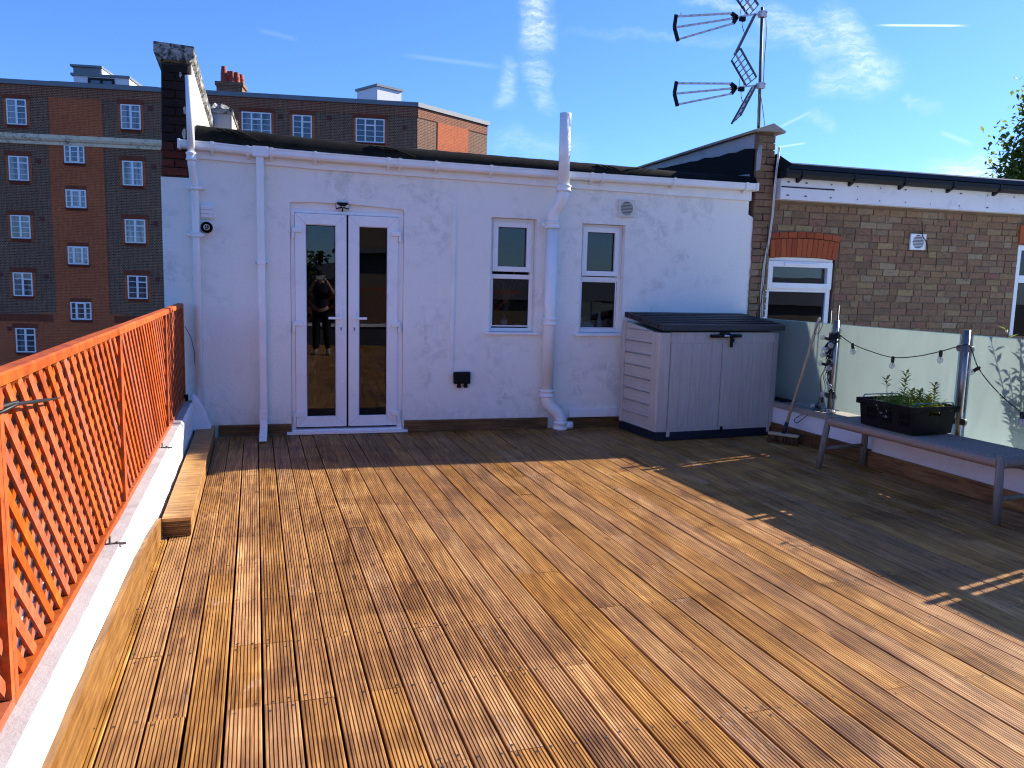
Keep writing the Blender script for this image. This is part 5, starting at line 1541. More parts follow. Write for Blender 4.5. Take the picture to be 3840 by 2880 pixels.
mb = MB(); mb.prism([CP(.008, .008, .10), CP(LX - .008, .008, .10), CP(LX - .008, LY - .008, .10), CP(.008, LY - .008, .10)], (0, 0, .03)); mb.build('compost', MT['soil'], label='dark compost filling the crate', cat='compost', kind='stuff')


def leafquad(mb, p, d, ln, wd, droop=.25, nrm=None):
    d = Vector(d).normalized()
    s_ = d.cross(Vector((0, 0, 1)));
    if s_.length < .05: s_ = Vector((1, 0, 0))
    s_.normalize(); up = s_.cross(d)
    if nrm is not None: s_ = (s_ + up * nrm).normalized()
    m_ = p + d * ln * .5
    e = p + d * ln - Vector((0, 0, droop * ln))
    mb.add([p, m_ + s_ * wd / 2 + up * ln * .02, e, m_ - s_ * wd / 2 + up * ln * .02, m_ - up * ln * .05], [(0, 1, 4), (1, 2, 4), (2, 3, 4), (3, 0, 4)])


rr = random.Random(77)
mb = MB()
for i in range(420):
    p = CP(rr.uniform(.03, LX - .03), rr.uniform(.05, LY - .05), .128)
    h = rr.uniform(.05, .125); a = rr.uniform(0, 2 * pi); tip = p + Vector((.02 * cos(a), .02 * sin(a), h))
    mb.tube([p, tip], [.0012, .0008], 3)
    for q in range(4):
        b_ = a + q * 1.7; leafquad(mb, tip - Vector((0, 0, q * h * .2)), (cos(b_), sin(b_), .5), rr.uniform(.024, .042), rr.uniform(.011, .018), .2)
mb.build('seedlings', MT['herb'], label='dense bed of low green seedlings in the crate', cat='seedlings', kind='stuff')
SH = [((.15, .40), .25, 'herbtop', 'thin yellow tipped seedling at the back of the crate'), ((.26, .36), .30, 'herb', 'tallest yellow green seedling in the middle of the crate'), ((.20, .22), .17, 'herb', 'bushy bright green seedling nearer the middle of the crate'),
      ((.30, .26), .16, 'herb', 'bushy green seedling right of the middle of the crate'), ((.31, .12), .235, 'leaf', 'dark leaved tall seedling at the near end of the crate'), ((.34, .16), .13, 'herb', 'short seedling beside the dark leaved one')]
for (a, b_), h, mk, lab in SH:
    p = CP(a, b_, .128); pl = thing('seedling', lab, 'plant', p, group='seedlings standing in the crate')
    top_ = p + Vector((rr.uniform(-.02, .02), rr.uniform(-.02, .02), h))
    mb = MB(); mb.tube([p, p.lerp(top_, .5) + Vector((.006, 0, 0)), top_], [.0026, .002, .0012], 5); mb.build('stem', MT['bark'] if mk == 'leaf' else MT['herb'], pl)
    mb = MB()
    nlv = 30 if mk != 'herbtop' else 9
    for q in range(nlv):
        f = (.35 if mk != 'herbtop' else .7) + (.65 if mk != 'herbtop' else .3) * q / nlv; an_ = q * 2.4
        leafquad(mb, p.lerp(top_, f), (cos(an_), sin(an_), .35 + .5 * f), rr.uniform(.048, .072), rr.uniform(.019, .028), .15)
    mb.build('leaves', MT[mk if mk != 'herb' else 'herb'], pl)

# ---- shrub and pot behind the glass
sh = thing('photinia_shrub', 'red tipped shrub with pointed leaves showing through the frosted glass', 'shrub', (5.28, 4.52, .06))
rr = random.Random(5)
stems = MB(); lv = MB()
for i in range(15):
    a = rr.uniform(0, 2 * pi); sp_ = rr.uniform(.05, .33); h = rr.uniform(.45, 1.12)
    b0_ = Vector((5.29, 4.50, .30)); t_ = Vector((5.29 + sp_ * cos(a) * .40, 4.50 + sp_ * sin(a) * 1.25, .30 + h * (1 - .35 * sp_)))
    md = b0_.lerp(t_, .5) + Vector((0, 0, .06))
    stems.tube([b0_, md, t_], [.008, .006, .003], 5)
    for q in range(22):
        f = .25 + .75 * q / 21; p = b0_.lerp(md, f * 2) if f < .5 else md.lerp(t_, f * 2 - 1)
        b_ = q * 2.4 + i; leafquad(lv, p, (cos(b_), sin(b_), .55), rr.uniform(.07, .11), rr.uniform(.026, .036), .12)
stems.build('stems', MT['bark'], sh); lv.build('leaves', MT['redleaf'], sh)
mb = MB(); mb.lathe((5.36, 4.46, .061), [(.12, 0), (.16, .02), (.19, .22), (.20, .26), (.18, .26), (.17, .22)], 20); mb.build('plant_pot', MT['black'], label='dark round plant pot behind the frosted glass', cat='pot')

# ================================================================== AERIALS ON THE RIGHT PARTY WALL
AK, AY = .930, 8.0
def A_(x, z, dy=0.0):
    """(x, z) read on the plane of the mast"""
    k_ = (AY + dy) / AY
    X, Z = x * AK, 1.5 + (z - 1.5) * AK
    return Vector((X * k_, AY + dy, 1.5 + (Z - 1.5) * k_))


ms = thing('aerial_mast', 'steel aerial mast standing on the right party wall coping', 'mast', A_(5.377, 3.418))
mb = MB(); mb.tube([A_(5.377, 3.36), A_(5.323, 4.755)], .0165, 14); mb.build('pole', MT['darkmetal'], ms)
for x, z in ((5.331, 4.68), (5.37, 3.881)):
    mb = MB(); c = A_(x, z); mb.obox(c, (.042, 0, .003), (0, .03, 0), (-.003, 0, .032)); mb.build('clamp', MT['alu'], ms, bevel=.006)
    mb = MB()
    for sx in (-.03, .03): mb.cyl(c + Vector((sx, -.032, .012)), c + Vector((sx, -.046, .012)), .007, 6)
    mb.build('wing_nut', MT['alu'], ms)
mb = MB(); mb.tube(catm([A_(5.38, 4.66, -.02), A_(5.40, 4.45, -.03), A_(5.395, 4.2, -.03), A_(5.40, 3.95, -.02), A_(5.385, 3.86, -.02)]), .005, 5); mb.tube(catm([A_(5.36, 3.78, -.02), A_(5.35, 3.6, -.03), A_(5.37, 3.45, -.02), A_(5.40, 3.40, 0)]), .005, 5); mb.tube(catm([A_(5.375, 3.78, -.02), A_(5.42, 3.6, -.03), A_(5.455, 3.43, -.02)]), .005, 5)
mb.build('cable', MT['flash'], ms)


def aerial(lab, tip3, hub3, hub, joint, wings, seed, bent=False):
    o = thing('television_aerial', lab, 'aerial', A_(*joint), group='television aerials on the mast')
    mb = MB(); mb.beam(A_(*hub), A_(*joint), .016, .016); mb.beam(A_(*joint), A_(joint[0] + .09, joint[1] + .006), .02, .02); mb.build('boom', MT['alu'], o)
    for (t_, h_) in zip(tip3, hub3):
        mb = MB(); mb.beam(A_(*t_), A_(*h_), .018, .020); mb.build('director_arm', MT['alu'], o)
        mb = MB(); rr = random.Random(seed + int(t_[1] * 50))
        for i in range(6):
            f = .12 + .88 * i / 6.2; c = Vector((*t_,)).lerp(Vector((*h_,)), f)
            tl = .0
            if bent and i == 0 and t_ is tip3[0]: tl = .05
            a = A_(c[0], c[1], -.055) + Vector((-tl, 0, tl * .4)); b_ = A_(c[0], c[1], .055)
            # rods run across the line of sight, so undo the shift of perspective
            mid = A_(c[0], c[1]); mb.tube([mid + Vector((-.006, -.070, -.012)) + Vector((-tl, 0, tl * .4)), mid + Vector((.006, .070, .012))], .0055, 5)
        mb.build('director', MT['alu'], o)
    mb = MB(); mb.beam(A_(*tip3[0]) + Vector((0, 0, .018)), A_(tip3[1][0] - .012, tip3[1][1]), .02, .035); mb.beam(A_(tip3[1][0] - .012, tip3[1][1]), A_(*tip3[2]) - Vector((0, 0, .018)), .02, .035); mb.build('end_bracket', MT['black'], o)
    mb = MB()
    for h_ in hub3: mb.beam(A_(*h_), A_(*hub), .03, .034)
    mb.build('fork', MT['black'], o)
    mb = MB(); c = A_(hub[0] + .07, hub[1] - .012); mb.obox(c, (.032, 0, 0), (0, .02, 0), (0, 0, .022)); mb.build('dipole_box', MT['black'], o, bevel=.005)
    mb = MB(); lp_ = [c + Vector((.0, 0, .02)) + Vector((.03 * sin(q * pi / 4), -.0, .055 - .055 * cos(q * pi / 4))) for q in range(9)]; mb.tube(lp_, .003, 5)
    mb.tube(catm([c + Vector((0, 0, -.02)), c + Vector((-.0, -.02, -.10)), c + Vector((.03, -.02, -.14)), c + Vector((.09, 0, -.10))]), .004, 5); mb.build('dipole', MT['rubber'], o)
    for w_ in wings:
        p, q, r_, s_ = w_          # near edge p->q, far edge r->s ; bars run between them
        mb = MB()
        mb.beam(p, q, .012, .02); mb.beam(r_, s_, .012, .02)
        nb = 7
        for i in range(nb):
            f = i / (nb - 1); mb.tube([p.lerp(q, f), r_.lerp(s_, f)], .005, 5)
        mb.build('reflector', MT['darkmetal'], o)
        mb = MB(); mb.beam(p.lerp(r_, .5), q.lerp(s_, .5), .016, .016); mb.build('reflector_spine', MT['alu'], o)
    return o


WY = .13
aerial('lower television aerial with both lattice reflector wings visible', [(4.276, 3.811), (4.268, 3.695), (4.303, 3.578)], [(4.971, 3.869), (4.979, 3.815), (4.989, 3.757)], (5.042, 3.83), (5.268, 3.872),
       [(A_(4.963, 4.128, WY), A_(5.172, 3.864, WY), A_(5.069, 4.273, -WY), A_(5.304, 3.971, -WY)), (A_(5.254, 3.848, WY), A_(5.012, 3.418, WY), A_(5.310, 3.885, -WY), A_(5.122, 3.518, -WY))], 3)
aerial('upper television aerial cut off by the top of the picture', [(4.230, 4.533), (4.227, 4.415), (4.269, 4.289)], [(4.928, 4.645), (4.942, 4.589), (4.956, 4.537)], (5.003, 4.609), (5.231, 4.669),
       [(A_(4.900, 4.89, WY), A_(5.150, 4.640, WY), A_(5.02, 5.03, -WY), A_(5.270, 4.775, -WY)), (A_(5.215, 4.640, WY), A_(4.995, 4.19, WY), A_(5.240, 4.670, -WY), A_(5.022, 4.222, -WY))], 5, True)

# ================================================================== APARTMENT BLOCK (own axes: s along the front, n into it)
AR = radians(-7.5)
ap = thing('apartment_block', 'red and purple brick apartment block with white casement windows beyond the trellis', 'apartment block', (-7.2953, 42.8311, 0), AR)
KA = radians(43.8)
SC = 13.64
def side(d, n=0): return (SC + d * cos(KA) + n * sin(KA) * -1, d * sin(KA) + n * cos(KA))
se = side(5.45)
mb = MB()
foot = [(-14, 0), (SC, 0), se, (se[0] - 2, se[1] + 9), (-14, 13)]
mb.prism([(x, y, -9.99) for x, y in foot], (0, 0, 20.11)); mb.build('wall', MT['bk_dark'], ap)
def panel(s0_, s1_, z0_, z1_, out_, mat, nm):
    mb = MB(); mb.box(s0_, s1_, -out_, .0, z0_, z1_); return mb.build(nm, mat, ap)
panel(-14, SC - .001, 9.62, 10.12, .024, MT['bk_redtop'], 'top_courses')
panel(-3.74, -1.30, -.55, 7.42, .030, MT['bk_red'], 'red_bay'); panel(-3.66, -1.30, 7.80, 9.62, .030, MT['bk_red'], 'red_bay')
panel(-14, SC - .001, -9.9, -.98, .026, MT['bk_red'], 'red_base')
panel(-14, -3.9, -.98, -.62, .034, MT['bk_soldier'], 'soldier_course'); panel(-1.1, 3, -.98, -.62, .034, MT['bk_soldier'], 'soldier_course')
panel(-4.4, -.6, -.98, -.55, .028, MT['bk_red'], 'red_bay')
mb = MB()
prf = [(0, 7.40), (-.10, 7.42), (-.12, 7.55), (-.20, 7.60), (-.26, 7.70), (-.28, 7.86), (0, 7.90)]
mb.prism([(-14, y, z) for y, z in prf], (18, 0, 0)); mb.build('string_course', MT['stonepaint'], ap)
mb = MB(); mb.box(-14, SC + .02, -.10, .25, 10.12, 10.33); mb.build('roof_capping', MT['zinc'], ap)
def sidepan(d0, d1, z0_, z1_, o0, o1, mat, nm):
    mb = MB(); mb.prism([(*side(d0, -o0), z0_), (*side(d1, -o0), z0_), (*side(d1, -o1), z0_), (*side(d0, -o1), z0_)], (0, 0, z1_ - z0_)); mb.build(nm, mat, ap)
sidepan(-.04, 5.55, 10.12, 10.33, .10, -.25, MT['zinc'], 'roof_capping')
sidepan(.01, 5.45, 9.62, 10.12, .024, -.01, MT['bk_redtop'], 'top_courses')
sidepan(1.45, 3.85, -5, 9.62, .030, -.01, MT['bk_red'], 'red_bay')
mb = MB(); mb.prism([(x, y, 10.0) for x, y in [(-14, .2), (SC, .2), (se[0] - .2, se[1]), (se[0] - 2, se[1] + 8.8), (-14, 12.8)]], (0, 0, .125)); mb.build('roof', MT['slate'], ap)


def apt_window(kind_, w_, h_):
    """frame with bars at its own centre; returns (frame, glass)"""
    f = MB(); fw_ = .055; y0_, y1_ = -.028, .03
    f.ring(-w_ / 2, w_ / 2, 0, h_, fw_, y0_, y1_)
    def bars(x0_, x1_, zs):
        for z in zs: f.box(x0_, x1_, y0_ + .012, y1_, z - .012, z + .012)
    if kind_ == 'two':
        f.box(-.045, .045, y0_ - .008, y1_, fw_, h_ - fw_)
        bars(-w_ / 2 + fw_, -.045, [h_ * q for q in (.26, .5, .74)])
        f.box(.045, w_ / 2 - fw_, y0_ - .008, y1_, h_ * .70, h_ * .75); bars(.045, w_ / 2 - fw_, [h_ * .26, h_ * .48])
    elif kind_ == 'small':
        for x in (-w_ * .22, w_ * .22): f.box(x - .03, x + .03, y0_ - .008, y1_, fw_, h_ - fw_)
        bars(-w_ / 2 + fw_, -w_ * .22 - .03, [h_ * q for q in (.35, .65)]); bars(w_ * .22 + .03, w_ / 2 - fw_, [h_ * q for q in (.35, .65)]); bars(-w_ * .22 + .03, w_ * .22 - .03, [h_ * q for q in (.35, .65)])
        f.ring(-w_ * .22 + .03, w_ * .22 - .03, fw_, h_ - fw_, .03, y0_ - .01, y1_ - .005)
    else:
        for x in (-w_ / 6, w_ / 6): f.box(x - .035, x + .035, y0_ - .006, y1_, fw_, h_ - fw_)
        for a_, c_ in ((-w_ / 2 + fw_, -w_ / 6 - .035), (w_ / 6 + .035, w_ / 2 - fw_)): bars(a_, c_, [h_ * q for q in (.27, .5, .73)])
        bars(-w_ / 6 + .035, w_ / 6 - .035, [h_ * .27, h_ * .49]); f.box(-w_ / 6 + .035, w_ / 6 - .035, y0_ - .008, y1_, h_ * .69, h_ * .75)
    fo = f.build('window', MT['upvc'], ap)
    g_ = MB(); g_.box(-w_ / 2 + .03, w_ / 2 - .03, .004, .012, .03, h_ - .03); go = g_.build('pane', MT['farpane'], fo)
    si = MB(); si.box(-w_ / 2 - .05, w_ / 2 + .05, -.075, -.003, -.06, -.002); so = si.build('sill', MT['airbrick'], fo)
    fo.location = (0, 0, 0)
    return fo


protos = {}
WINS = [('two', -5.08, 8.27, .87, 1.17), ('two', -5.11, 5.70, .87, 1.13), ('two', -5.16, 2.99, .87, 1.09), ('two', -5.19, .24, .87, 1.13), ('two', -5.19, -2.49, .89, 1.18),
        ('small', -2.60, 6.62, .90, .83), ('small', -2.61, 4.52, .91, .86), ('small', -2.62, 1.83, .93, .86), ('small', -2.60, -.85, .95, .86),
        ('two', 0.0, 8.32, .90, 1.15), ('two', 0.0, 5.68, .92, 1.16), ('two', .03, 2.94, .94, 1.14), ('two', .05, .23, .92, 1.13),
        ('wide', 5.82, 8.28, 1.40, 1.15), ('two', 8.0, 8.26, .92, 1.15), ('wide', 11.30, 8.26, 1.42, 1.16),
        ('two', 3.0, 5.7, .9, 1.13), ('two', -8.0, 8.27, .9, 1.15), ('two', -8.0, 5.7, .9, 1.15), ('two', -8.0, 2.99, .9, 1.1), ('two', -8.0, .24, .9, 1.1)]
for kd, s_, z, w_, h_ in WINS:
    dep = .032 if kd == 'small' else .0
    if kd not in protos:
        wo = apt_window(kd, w_, h_); protos[kd] = (wo, w_, h_)
    else:
        wo = copy_tree(protos[kd][0], ap); wo.scale = (w_ / protos[kd][1], 1, h_ / protos[kd][2])
    wo.location = (s_, -dep - .034, z)
    if kd != 'small':
        # red brick dressing round the opening
        for a_, c_, z0_, z1_, m_, nm in ((s_ - w_ / 2 - .15, s_ + w_ / 2 + .15, z + h_ + .0, z + h_ + .225, 'bk_soldier', 'soldier_lintel'), (s_ - w_ / 2 - .14, s_ - w_ / 2, z - .12, z + h_, 'bk_red', 'jamb_brickwork'), (s_ + w_ / 2, s_ + w_ / 2 + .14, z - .12, z + h_, 'bk_red', 'jamb_brickwork'), (s_ - w_ / 2, s_ + w_ / 2, z - .16, z, 'bk_soldier', 'brick_sill')):
            panel(a_, c_, z0_, z1_, .032 if nm != 'jamb_brickwork' else .030, MT[m_], nm)
    else:
        panel(s_ - w_ / 2 - .02, s_ + w_ / 2 + .02, z + h_, z + h_ + .19, .038, MT['bk_soldier'], 'soldier_lintel'); panel(s_ - w_ / 2 - .02, s_ + w_ / 2 + .02, z - .14, z, .038, MT['bk_soldier'], 'brick_sill')
for s_, z in ((-4.25, 6.65), (-4.2, 3.95), (-4.15, 1.22), (.90, 9.35), (.95, 6.62), (.98, 3.9), (1.0, 1.2), (9.3, 9.35), (13.0, 9.1), (-6.2, 1.25), (-5.9, -1.35), (6.95, 9.3)):
    mb = MB(); mb.box(s_ - .10, s_ + .10, -.04, 0, z - .10, z + .10); mb.build('air_brick', MT['airbrick'], ap)
# things on its roof
mb = MB(); mb.box(-3.62, -.96, 3.0, 8.0, 10.12, 11.33); pv = mb.build('stair_pavilion', MT['board'], ap)
mb = MB(); mb.box(-3.74, -.90, 2.92, 8.1, 11.33, 11.45); mb.build('pavilion_trim', MT['zinc'], ap)
mb = MB(); mb.box(-3.62, -2.30, 3.0, 7.5, 11.45, 11.76); mb.build('pavilion_clerestory', MT['zinc'], ap)
mb = MB(); mb.box(-2.298, -2.27, 3.05, 7.5, 11.45, 11.76); mb.build('clerestory_side', MT['board'], ap)
mb = MB(); mb.box(-3.74, -2.22, 2.9, 7.6, 11.76, 11.86); mb.build('pavilion_trim', MT['zinc'], ap)
mb = MB(); mb.ring(-2.93, -1.66, 10.3, 11.27, .12, 2.95, 3.0); mb.box(-2.36, -2.22, 2.95, 3.0, 10.42, 11.15); pw_ = mb.build('pavilion_window', MT['blackgutter'], ap)
mb = MB(); mb.box(-2.81, -2.36, 2.97, 2.99, 10.42, 11.15); mb.box(-2.22, -1.78, 2.97, 2.99, 10.42, 11.15); mb.build('pane', MT['farpane'], pw_)
mb = MB(); mb.box(-3.9, 1.0, .9, .93, 10.52, 10.56)
for q in range(6): mb.box(-3.9 + q * .97, -3.87 + q * .97, .9, .93, 10.125, 10.52)
mb.build('railing', MT['darkmetal'], ap)
def bx(cx, cy, a, hw, hd, z0_, z1_, mat, nm):
    mb = MB(); ca, sa = cos(a), sin(a); mb.prism([(cx + x * ca - y * sa, cy + x * sa + y * ca, z0_) for x, y in ((-hw, -hd), (hw, -hd), (hw, hd), (-hw, hd))], (0, 0, z1_ - z0_)); return mb.build(nm, mat, ap)
bx(11.62, 4.35, KA - .12, .80, .95, 10.12, 11.72, MT['board'], 'roof_housing'); bx(11.62, 4.35, KA - .12, .88, 1.03, 11.72, 11.84, MT['zinc'], 'housing_trim')
bx(3.755, 4.6, 0, .66, .55, 10.12, 11.5, MT['bk_dark'], 'chimney_stack'); bx(3.755, 4.6, 0, .73, .6, 11.5, 11.70, MT['bk_dark'], 'chimney_cap')
for i, (x, y, h_) in enumerate(((3.42, 4.40, .85), (3.62, 4.8, .70), (3.82, 4.4, .62), (4.06, 4.5, .60), (4.24, 4.75, .56))):
    mb = MB()
    mb.lathe((x, y, 11.70), [(.19, 0), (.20, .05), (.17, .12), (.165, h_ * .5), (.18, h_ * .55), (.155, h_ * .6), (.15, h_ * .8), (.12, h_ * .9), (.13, h_)], 12); mb.build('chimney_pot', MT['terracotta'], ap)
mb = MB(); mb.lathe((2.35, 4.0, 10.12), [(.45, 0), (.45, .12), (.38, .30), (.2, .42), (.01, .46)], 16); mb.build('roof_dome', MT['zinc'], ap)
mb = MB(); rr = random.Random(2); mb.build if False else None

# ================================================================== TREE TO THE RIGHT
def tree(name, label, base, height, crown_c, crown_r, nclump, nleaf, ls, seed, mat='leaf', group=None):
    rr = random.Random(seed)
    o = thing(name, label, 'tree', base, group=group)
    base, cc = Vector(base), Vector(crown_c)
    cl = []
    for i in range(nclump):
        while True:
            p = Vector((rr.uniform(-1, 1), rr.uniform(-1, 1), rr.uniform(-1, 1)))
            if .72 < p.length < 1: break
        cl.append(cc + Vector((p.x * crown_r[0], p.y * crown_r[1], p.z * crown_r[2])))
    mb = MB(); mb.tube([base, base.lerp(cc, .5) + Vector((.1, .05, 0)), cc + Vector((0, 0, crown_r[2] * .5))], [height * .03, height * .022, height * .006], 10)
    for p in cl[::2]:
        a = base.lerp(cc, rr.uniform(.6, 1.0)); md = a.lerp(p, .5) + Vector((0, 0, .12 * crown_r[2]))
        mb.tube([a, md, p], [height * .007, height * .004, height * .001], 5)
    mb.build('trunk', MT['bark'], o)
    mb = MB()
    for p in cl:
        sz = rr.uniform(.09, .16) * crown_r[0]
        for q in range(nleaf):
            d = Vector((rr.gauss(0, 1), rr.gauss(0, 1), rr.gauss(0, .8))) * sz * .75
            leafquad(mb, p + d, (rr.uniform(-1, 1), rr.uniform(-1, 1), rr.uniform(-.8, .5)), ls * rr.uniform(.7, 1.3), ls * .7 * rr.uniform(.7, 1.2), .2, rr.uniform(-1, 1))
    mb.build('crown', MT[mat], o)
    return o


tree('plane_tree', 'green leafy tree rising behind the brick house at the right edge', (20.6, 15.0, -9.98), 15.5, (20.35, 15.0, 4.4), (3.0, 3.0, 3.9), 520, 150, .15, 5)
mb = MB(); rr = random.Random(41)
tw = [Vector((14.6, 13.45, 3.0)), Vector((14.35, 13.5, 3.6)), Vector((14.16, 13.52, 4.0)), Vector((14.05, 13.55, 4.2))]
tb = thing('bare_branch', 'leafless grey twigs beside the green tree at the right edge', 'branch', (15.0, 13.4, -9.98))
mb.tube([(15.0, 13.4, -9.98), (14.9, 13.4, 1.0), tw[0]], [.10, .05, .02], 6); mb.tube(tw, [.02, .014, .009, .004], 5)
for q in range(9):
    p = tw[1].lerp(tw[3], q / 9); s_ = rr.choice([-1, 1]); mb.tube([p, p + Vector((s_ * .15, 0, .08)), p + Vector((s_ * .32, 0, .12 + rr.uniform(-.05, .15)))], [.008, .005, .002], 4)
mb.build('twigs', MT['bark'], tb)

# ================================================================== BEHIND THE CAMERA (seen only as reflections in the door glass)
rb = thing('rear_parapet', 'white coped parapet wall at the back edge of the terrace', 'parapet', (2, -2.7, 0))
mb = MB(); mb.box(-.8, 5.4, -2.85, -2.63, -.1, .42); mb.build('wall', MT['slate'], rb)
mb = MB(); mb.box(-.8, 5.4, -2.9, -2.6, .42, .48); mb.build('coping', MT['parapet'], rb)
rt = thing('rear_trellis', 'dark red trellis fence on the back parapet', 'fence', (2, -2.75, .48))
mb = MB(); mb.box(-.8, 5.4, -2.78, -2.73, 1.25, 1.30); mb.build('top_rail', MT['trellis'], rt)
for q in range(34):
    for sg in (-1, 1):
        mb = MB(); x = -1.2 + q * .2; mb.beam((x if sg > 0 else x + .74, -2.75 + sg * .008, .50), (x + .74 if sg > 0 else x, -2.75 + sg * .008, 1.24), .014, .04, (0, 1, 0)) if -.8 < x < 4.6 else None
        if mb.v: mb.build('slat', MT['trellis'], rt)
rh = thing('rear_house', 'brown brick terrace house behind the photographer', 'house', (8, -12, 0))
mb = MB(); mb.box(1.55, 4.6, -15, -10, -9.98, 2.3); mb.build('wall', MT['bk_stock'], rh)
mb = MB(); mb.prism([(1.3, -9.7, 2.3), (1.3, -15.3, 2.3), (1.3, -12.5, 3.4)], (3.5, 0, 0)); mb.build('roof', MT['slate'], rh)
mb = MB(); mb.box(1.8, 3.4, -11.2, -10.2, 2.2, 3.3); mb.build('chimney', MT['bk_stock'], rh)
for x in (2.1, 2.6, 3.1):
    mb = MB(); mb.lathe((x, -10.7, 3.3), [(.16, 0), (.13, .1), (.12, .42), (.14, .45)], 10); mb.build('chimney_pot', MT['terracotta'], rh)
tree('rear_tree', 'large dark tree behind the terrace parapet', (-.2, -15, -9.98), 13, (.6, -15, 1.0), (2.4, 2.2, 2.6), 60, 40, .3, 9, 'leafdark')
rw = thing('added_horizon_row', 'added row of slate roofed houses screening the bright horizon behind the terrace', 'added houses', (-20, -40, 0))  # unseen row added so the panes reflect no bright horizon
mb = MB(); mb.box(-60, 60, -52, -44, -9.98, 0.2); mb.build('wall', MT['bk_stock'], rw)
mb = MB(); mb.prism([(-61, -43.6, .2), (-61, -52.4, .2), (-61, -48, 2.6)], (122, 0, 0)); mb.build('roof', MT['slate'], rw)

# lower roofs glimpsed through the trellis
lr = thing('lower_roof', 'low grey flat roof seen through the trellis', 'roof', (-9, 9, -4))
mb = MB(); mb.box(-16, -3.2, -2, 17, -9.98, -3.2); mb.build('walls', MT['bk_stock'], lr)
mb = MB(); mb.box(-16.2, -3.0, -2.2, 17.2, -3.2, -3.0); mb.build('roof', MT['slate'], lr)
for x, y in ((-6, 3), (-8, 7), (-5, 10), (-10, 12), (-7, 14)):
    mb = MB(); mb.box(x, x + 1.1, y, y + 1.5, -3.0, -2.6); sk_ = mb.build('rooflight', MT['slate'], lr)
    mb = MB(); mb.box(x + .1, x + 1.0, y + .1, y + 1.4, -2.6, -2.58); mb.build('pane', MT['farpane'], sk_)


# ================================================================== PHOTOGRAPHER (reflected in the left door pane)
def skin_mesh(name, verts, edges, radii, mat, parent, sub=1, root=0):
    me = bpy.data.meshes.new(name); lo = Vector((0, 0, 0))
    me.from_pydata(verts, edges, []); me.materials.append(mat)
    o = bpy.data.objects.new(name, me); COL.objects.link(o)
    md = o.modifiers.new('skin', 'SKIN'); md.use_smooth_shade = True
    sk = me.skin_vertices[0].data
    for i, r_ in enumerate(radii): sk[i].radius = (r_, r_) if not isinstance(r_, tuple) else r_; sk[i].use_root = (i == root)
    if sub:
        s_ = o.modifiers.new('sub', 'SUBSURF'); s_.levels = sub; s_.render_levels = sub
    o.parent = parent; o.location = -ORG[parent.name]
    ORG[o.name] = lo
    return o


pe = thing('person', 'person in dark clothes holding up a phone to take the picture', 'person', (.02, -.36, 0))
px, py = .02, -.36
V = [(px, py, .88), (px, py, 1.02), (px, py + .01, 1.22), (px, py, 1.34), (px, py + .02, 1.41), (px, py + .03, 1.47), (px, py + .03, 1.56), (px, py + .025, 1.62),
     (px - .09, py, .84), (px - .10, py + .02, .46), (px - .11, py - .01, .09), (px - .12, py + .07, .045), (px - .125, py + .15, .035),
     (px + .09, py, .84), (px + .10, py + .02, .46), (px + .12, py - .01, .09), (px + .13, py + .07, .045), (px + .14, py + .15, .035),
     (px - .17, py, 1.33), (px - .25, py + .10, 1.16), (px - .11, py + .30, 1.42), (px - .095, py + .325, 1.46),
     (px + .17, py, 1.33), (px + .25, py + .10, 1.16), (px + .12, py + .30, 1.42), (px + .105, py + .325, 1.46)]
Eg = [(0, 1), (1, 2), (2, 3), (3, 4), (4, 5), (5, 6), (6, 7), (0, 8), (8, 9), (9, 10), (10, 11), (11, 12), (0, 13), (13, 14), (14, 15), (15, 16), (16, 17), (3, 18), (18, 19), (19, 20), (20, 21), (3, 22), (22, 23), (23, 24), (24, 25)]
Rd = [.10, .095, .13, .11, .05, .062, .088, .07, .085, .062, .042, .042, .035, .085, .062, .042, .042, .035, .062, .045, .030, .034, .062, .045, .030, .034]
skin_mesh('body', V, Eg, Rd, MT['skin'], pe, 1)
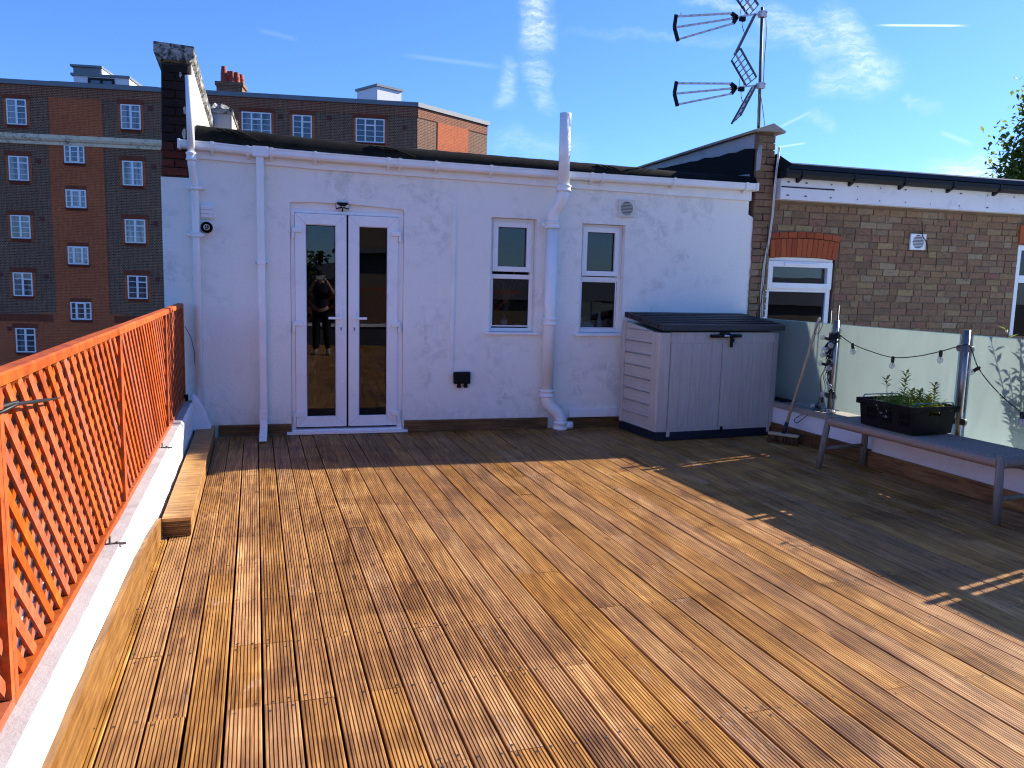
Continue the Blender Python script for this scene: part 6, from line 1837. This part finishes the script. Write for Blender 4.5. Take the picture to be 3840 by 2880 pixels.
# clothes: a slightly larger skin over trunk, upper arms and legs
skin_mesh('shirt', [V[0], V[1], V[2], V[3], V[4], V[18], tuple(Vector(V[18]).lerp(Vector(V[19]), .75)), V[22], tuple(Vector(V[22]).lerp(Vector(V[23]), .75))], [(0, 1), (1, 2), (2, 3), (3, 4), (3, 5), (5, 6), (3, 7), (7, 8)], [.15, .14, .155, .125, .06, .075, .064, .075, .064], MT['shirt'], pe, 1)
skin_mesh('trousers', [(px, py, .93), V[8], V[9], V[10], V[13], V[14], V[15]], [(0, 1), (1, 2), (2, 3), (0, 4), (4, 5), (5, 6)], [.145, .10, .078, .062, .10, .078, .062], MT['trouser'], pe, 1)
for i in (11, 16):
    mb = MB(); c = Vector(V[i]); mb.lathe(c + Vector((0, -.11, 0)), [(.03, 0), (.046, .03), (.046, .12), (.050, .18), (.044, .24), (.02, .272)], 12, (0, 1, 0))
    mb.v = [(x, y, max(.003, z)) for x, y, z in mb.v]; mb.build('shoe', MT['shoe'], pe)
hc = Vector((px, py + .03, 1.55))
mb = MB(); mb.lathe(hc + Vector((0, -.015, .01)), [(.088, 0), (.095, .025), (.085, .055), (.055, .078), (.01, .086)], 16); mb.build('hair', MT['hair'], pe)
mb = MB(); mb.lathe(hc + Vector((0, .082, -.005)), [(.014, 0), (.010, .016), (.003, .026)], 8, (0, 1, -.25)); mb.build('nose', MT['skin'], pe)
for sx in (-1, 1):
    mb = MB(); mb.lathe(hc + Vector((sx * .088, .0, -.01)), [(.012, -.006), (.026, 0), (.02, .01), (.004, .014)], 10, (sx, .2, 0)); mb.build('ear', MT['skin'], pe)
    mb = MB(); mb.lathe(hc + Vector((sx * .032, .078, .012)), [(.011, 0), (.008, .007), (.001, .01)], 8, (0, 1, 0)); mb.build('eye', MT['hair'], pe)
    for q in range(4):
        a = Vector((px + sx * .10, py + .325, 1.462)) + Vector((0, .004, .014 - q * .013 + .02))
        b0_ = a + Vector((-sx * .022, .022, .004)); c0_ = b0_ + Vector((-sx * (.026 - .003 * q), .002, .002))
        mb = MB(); mb.tube([a, b0_, c0_], [.0085, .008, .0065], 8); mb.build('finger', MT['skin'], pe)
    mb = MB(); a = Vector((px + sx * .10, py + .325, 1.455)); mb.tube([a, a + Vector((-sx * .02, -.012, -.022)), a + Vector((-sx * .045, -.004, -.024))], [.011, .010, .008], 8); mb.build('thumb', MT['skin'], pe)
mb = MB(); mb.lathe(hc + Vector((0, .08, -.05)), [(.018, 0), (.014, .005), (.002, .006)], 10, (0, 1, 0)); mb.build('mouth', MT['hair'], pe)
mb = MB(); mb.box(px - .075, px + .075, -.048, -.040, 1.462, 1.536); ph = mb.build('phone', MT['phone'], label='silver phone held sideways in front of the face', cat='phone', bevel=.003)
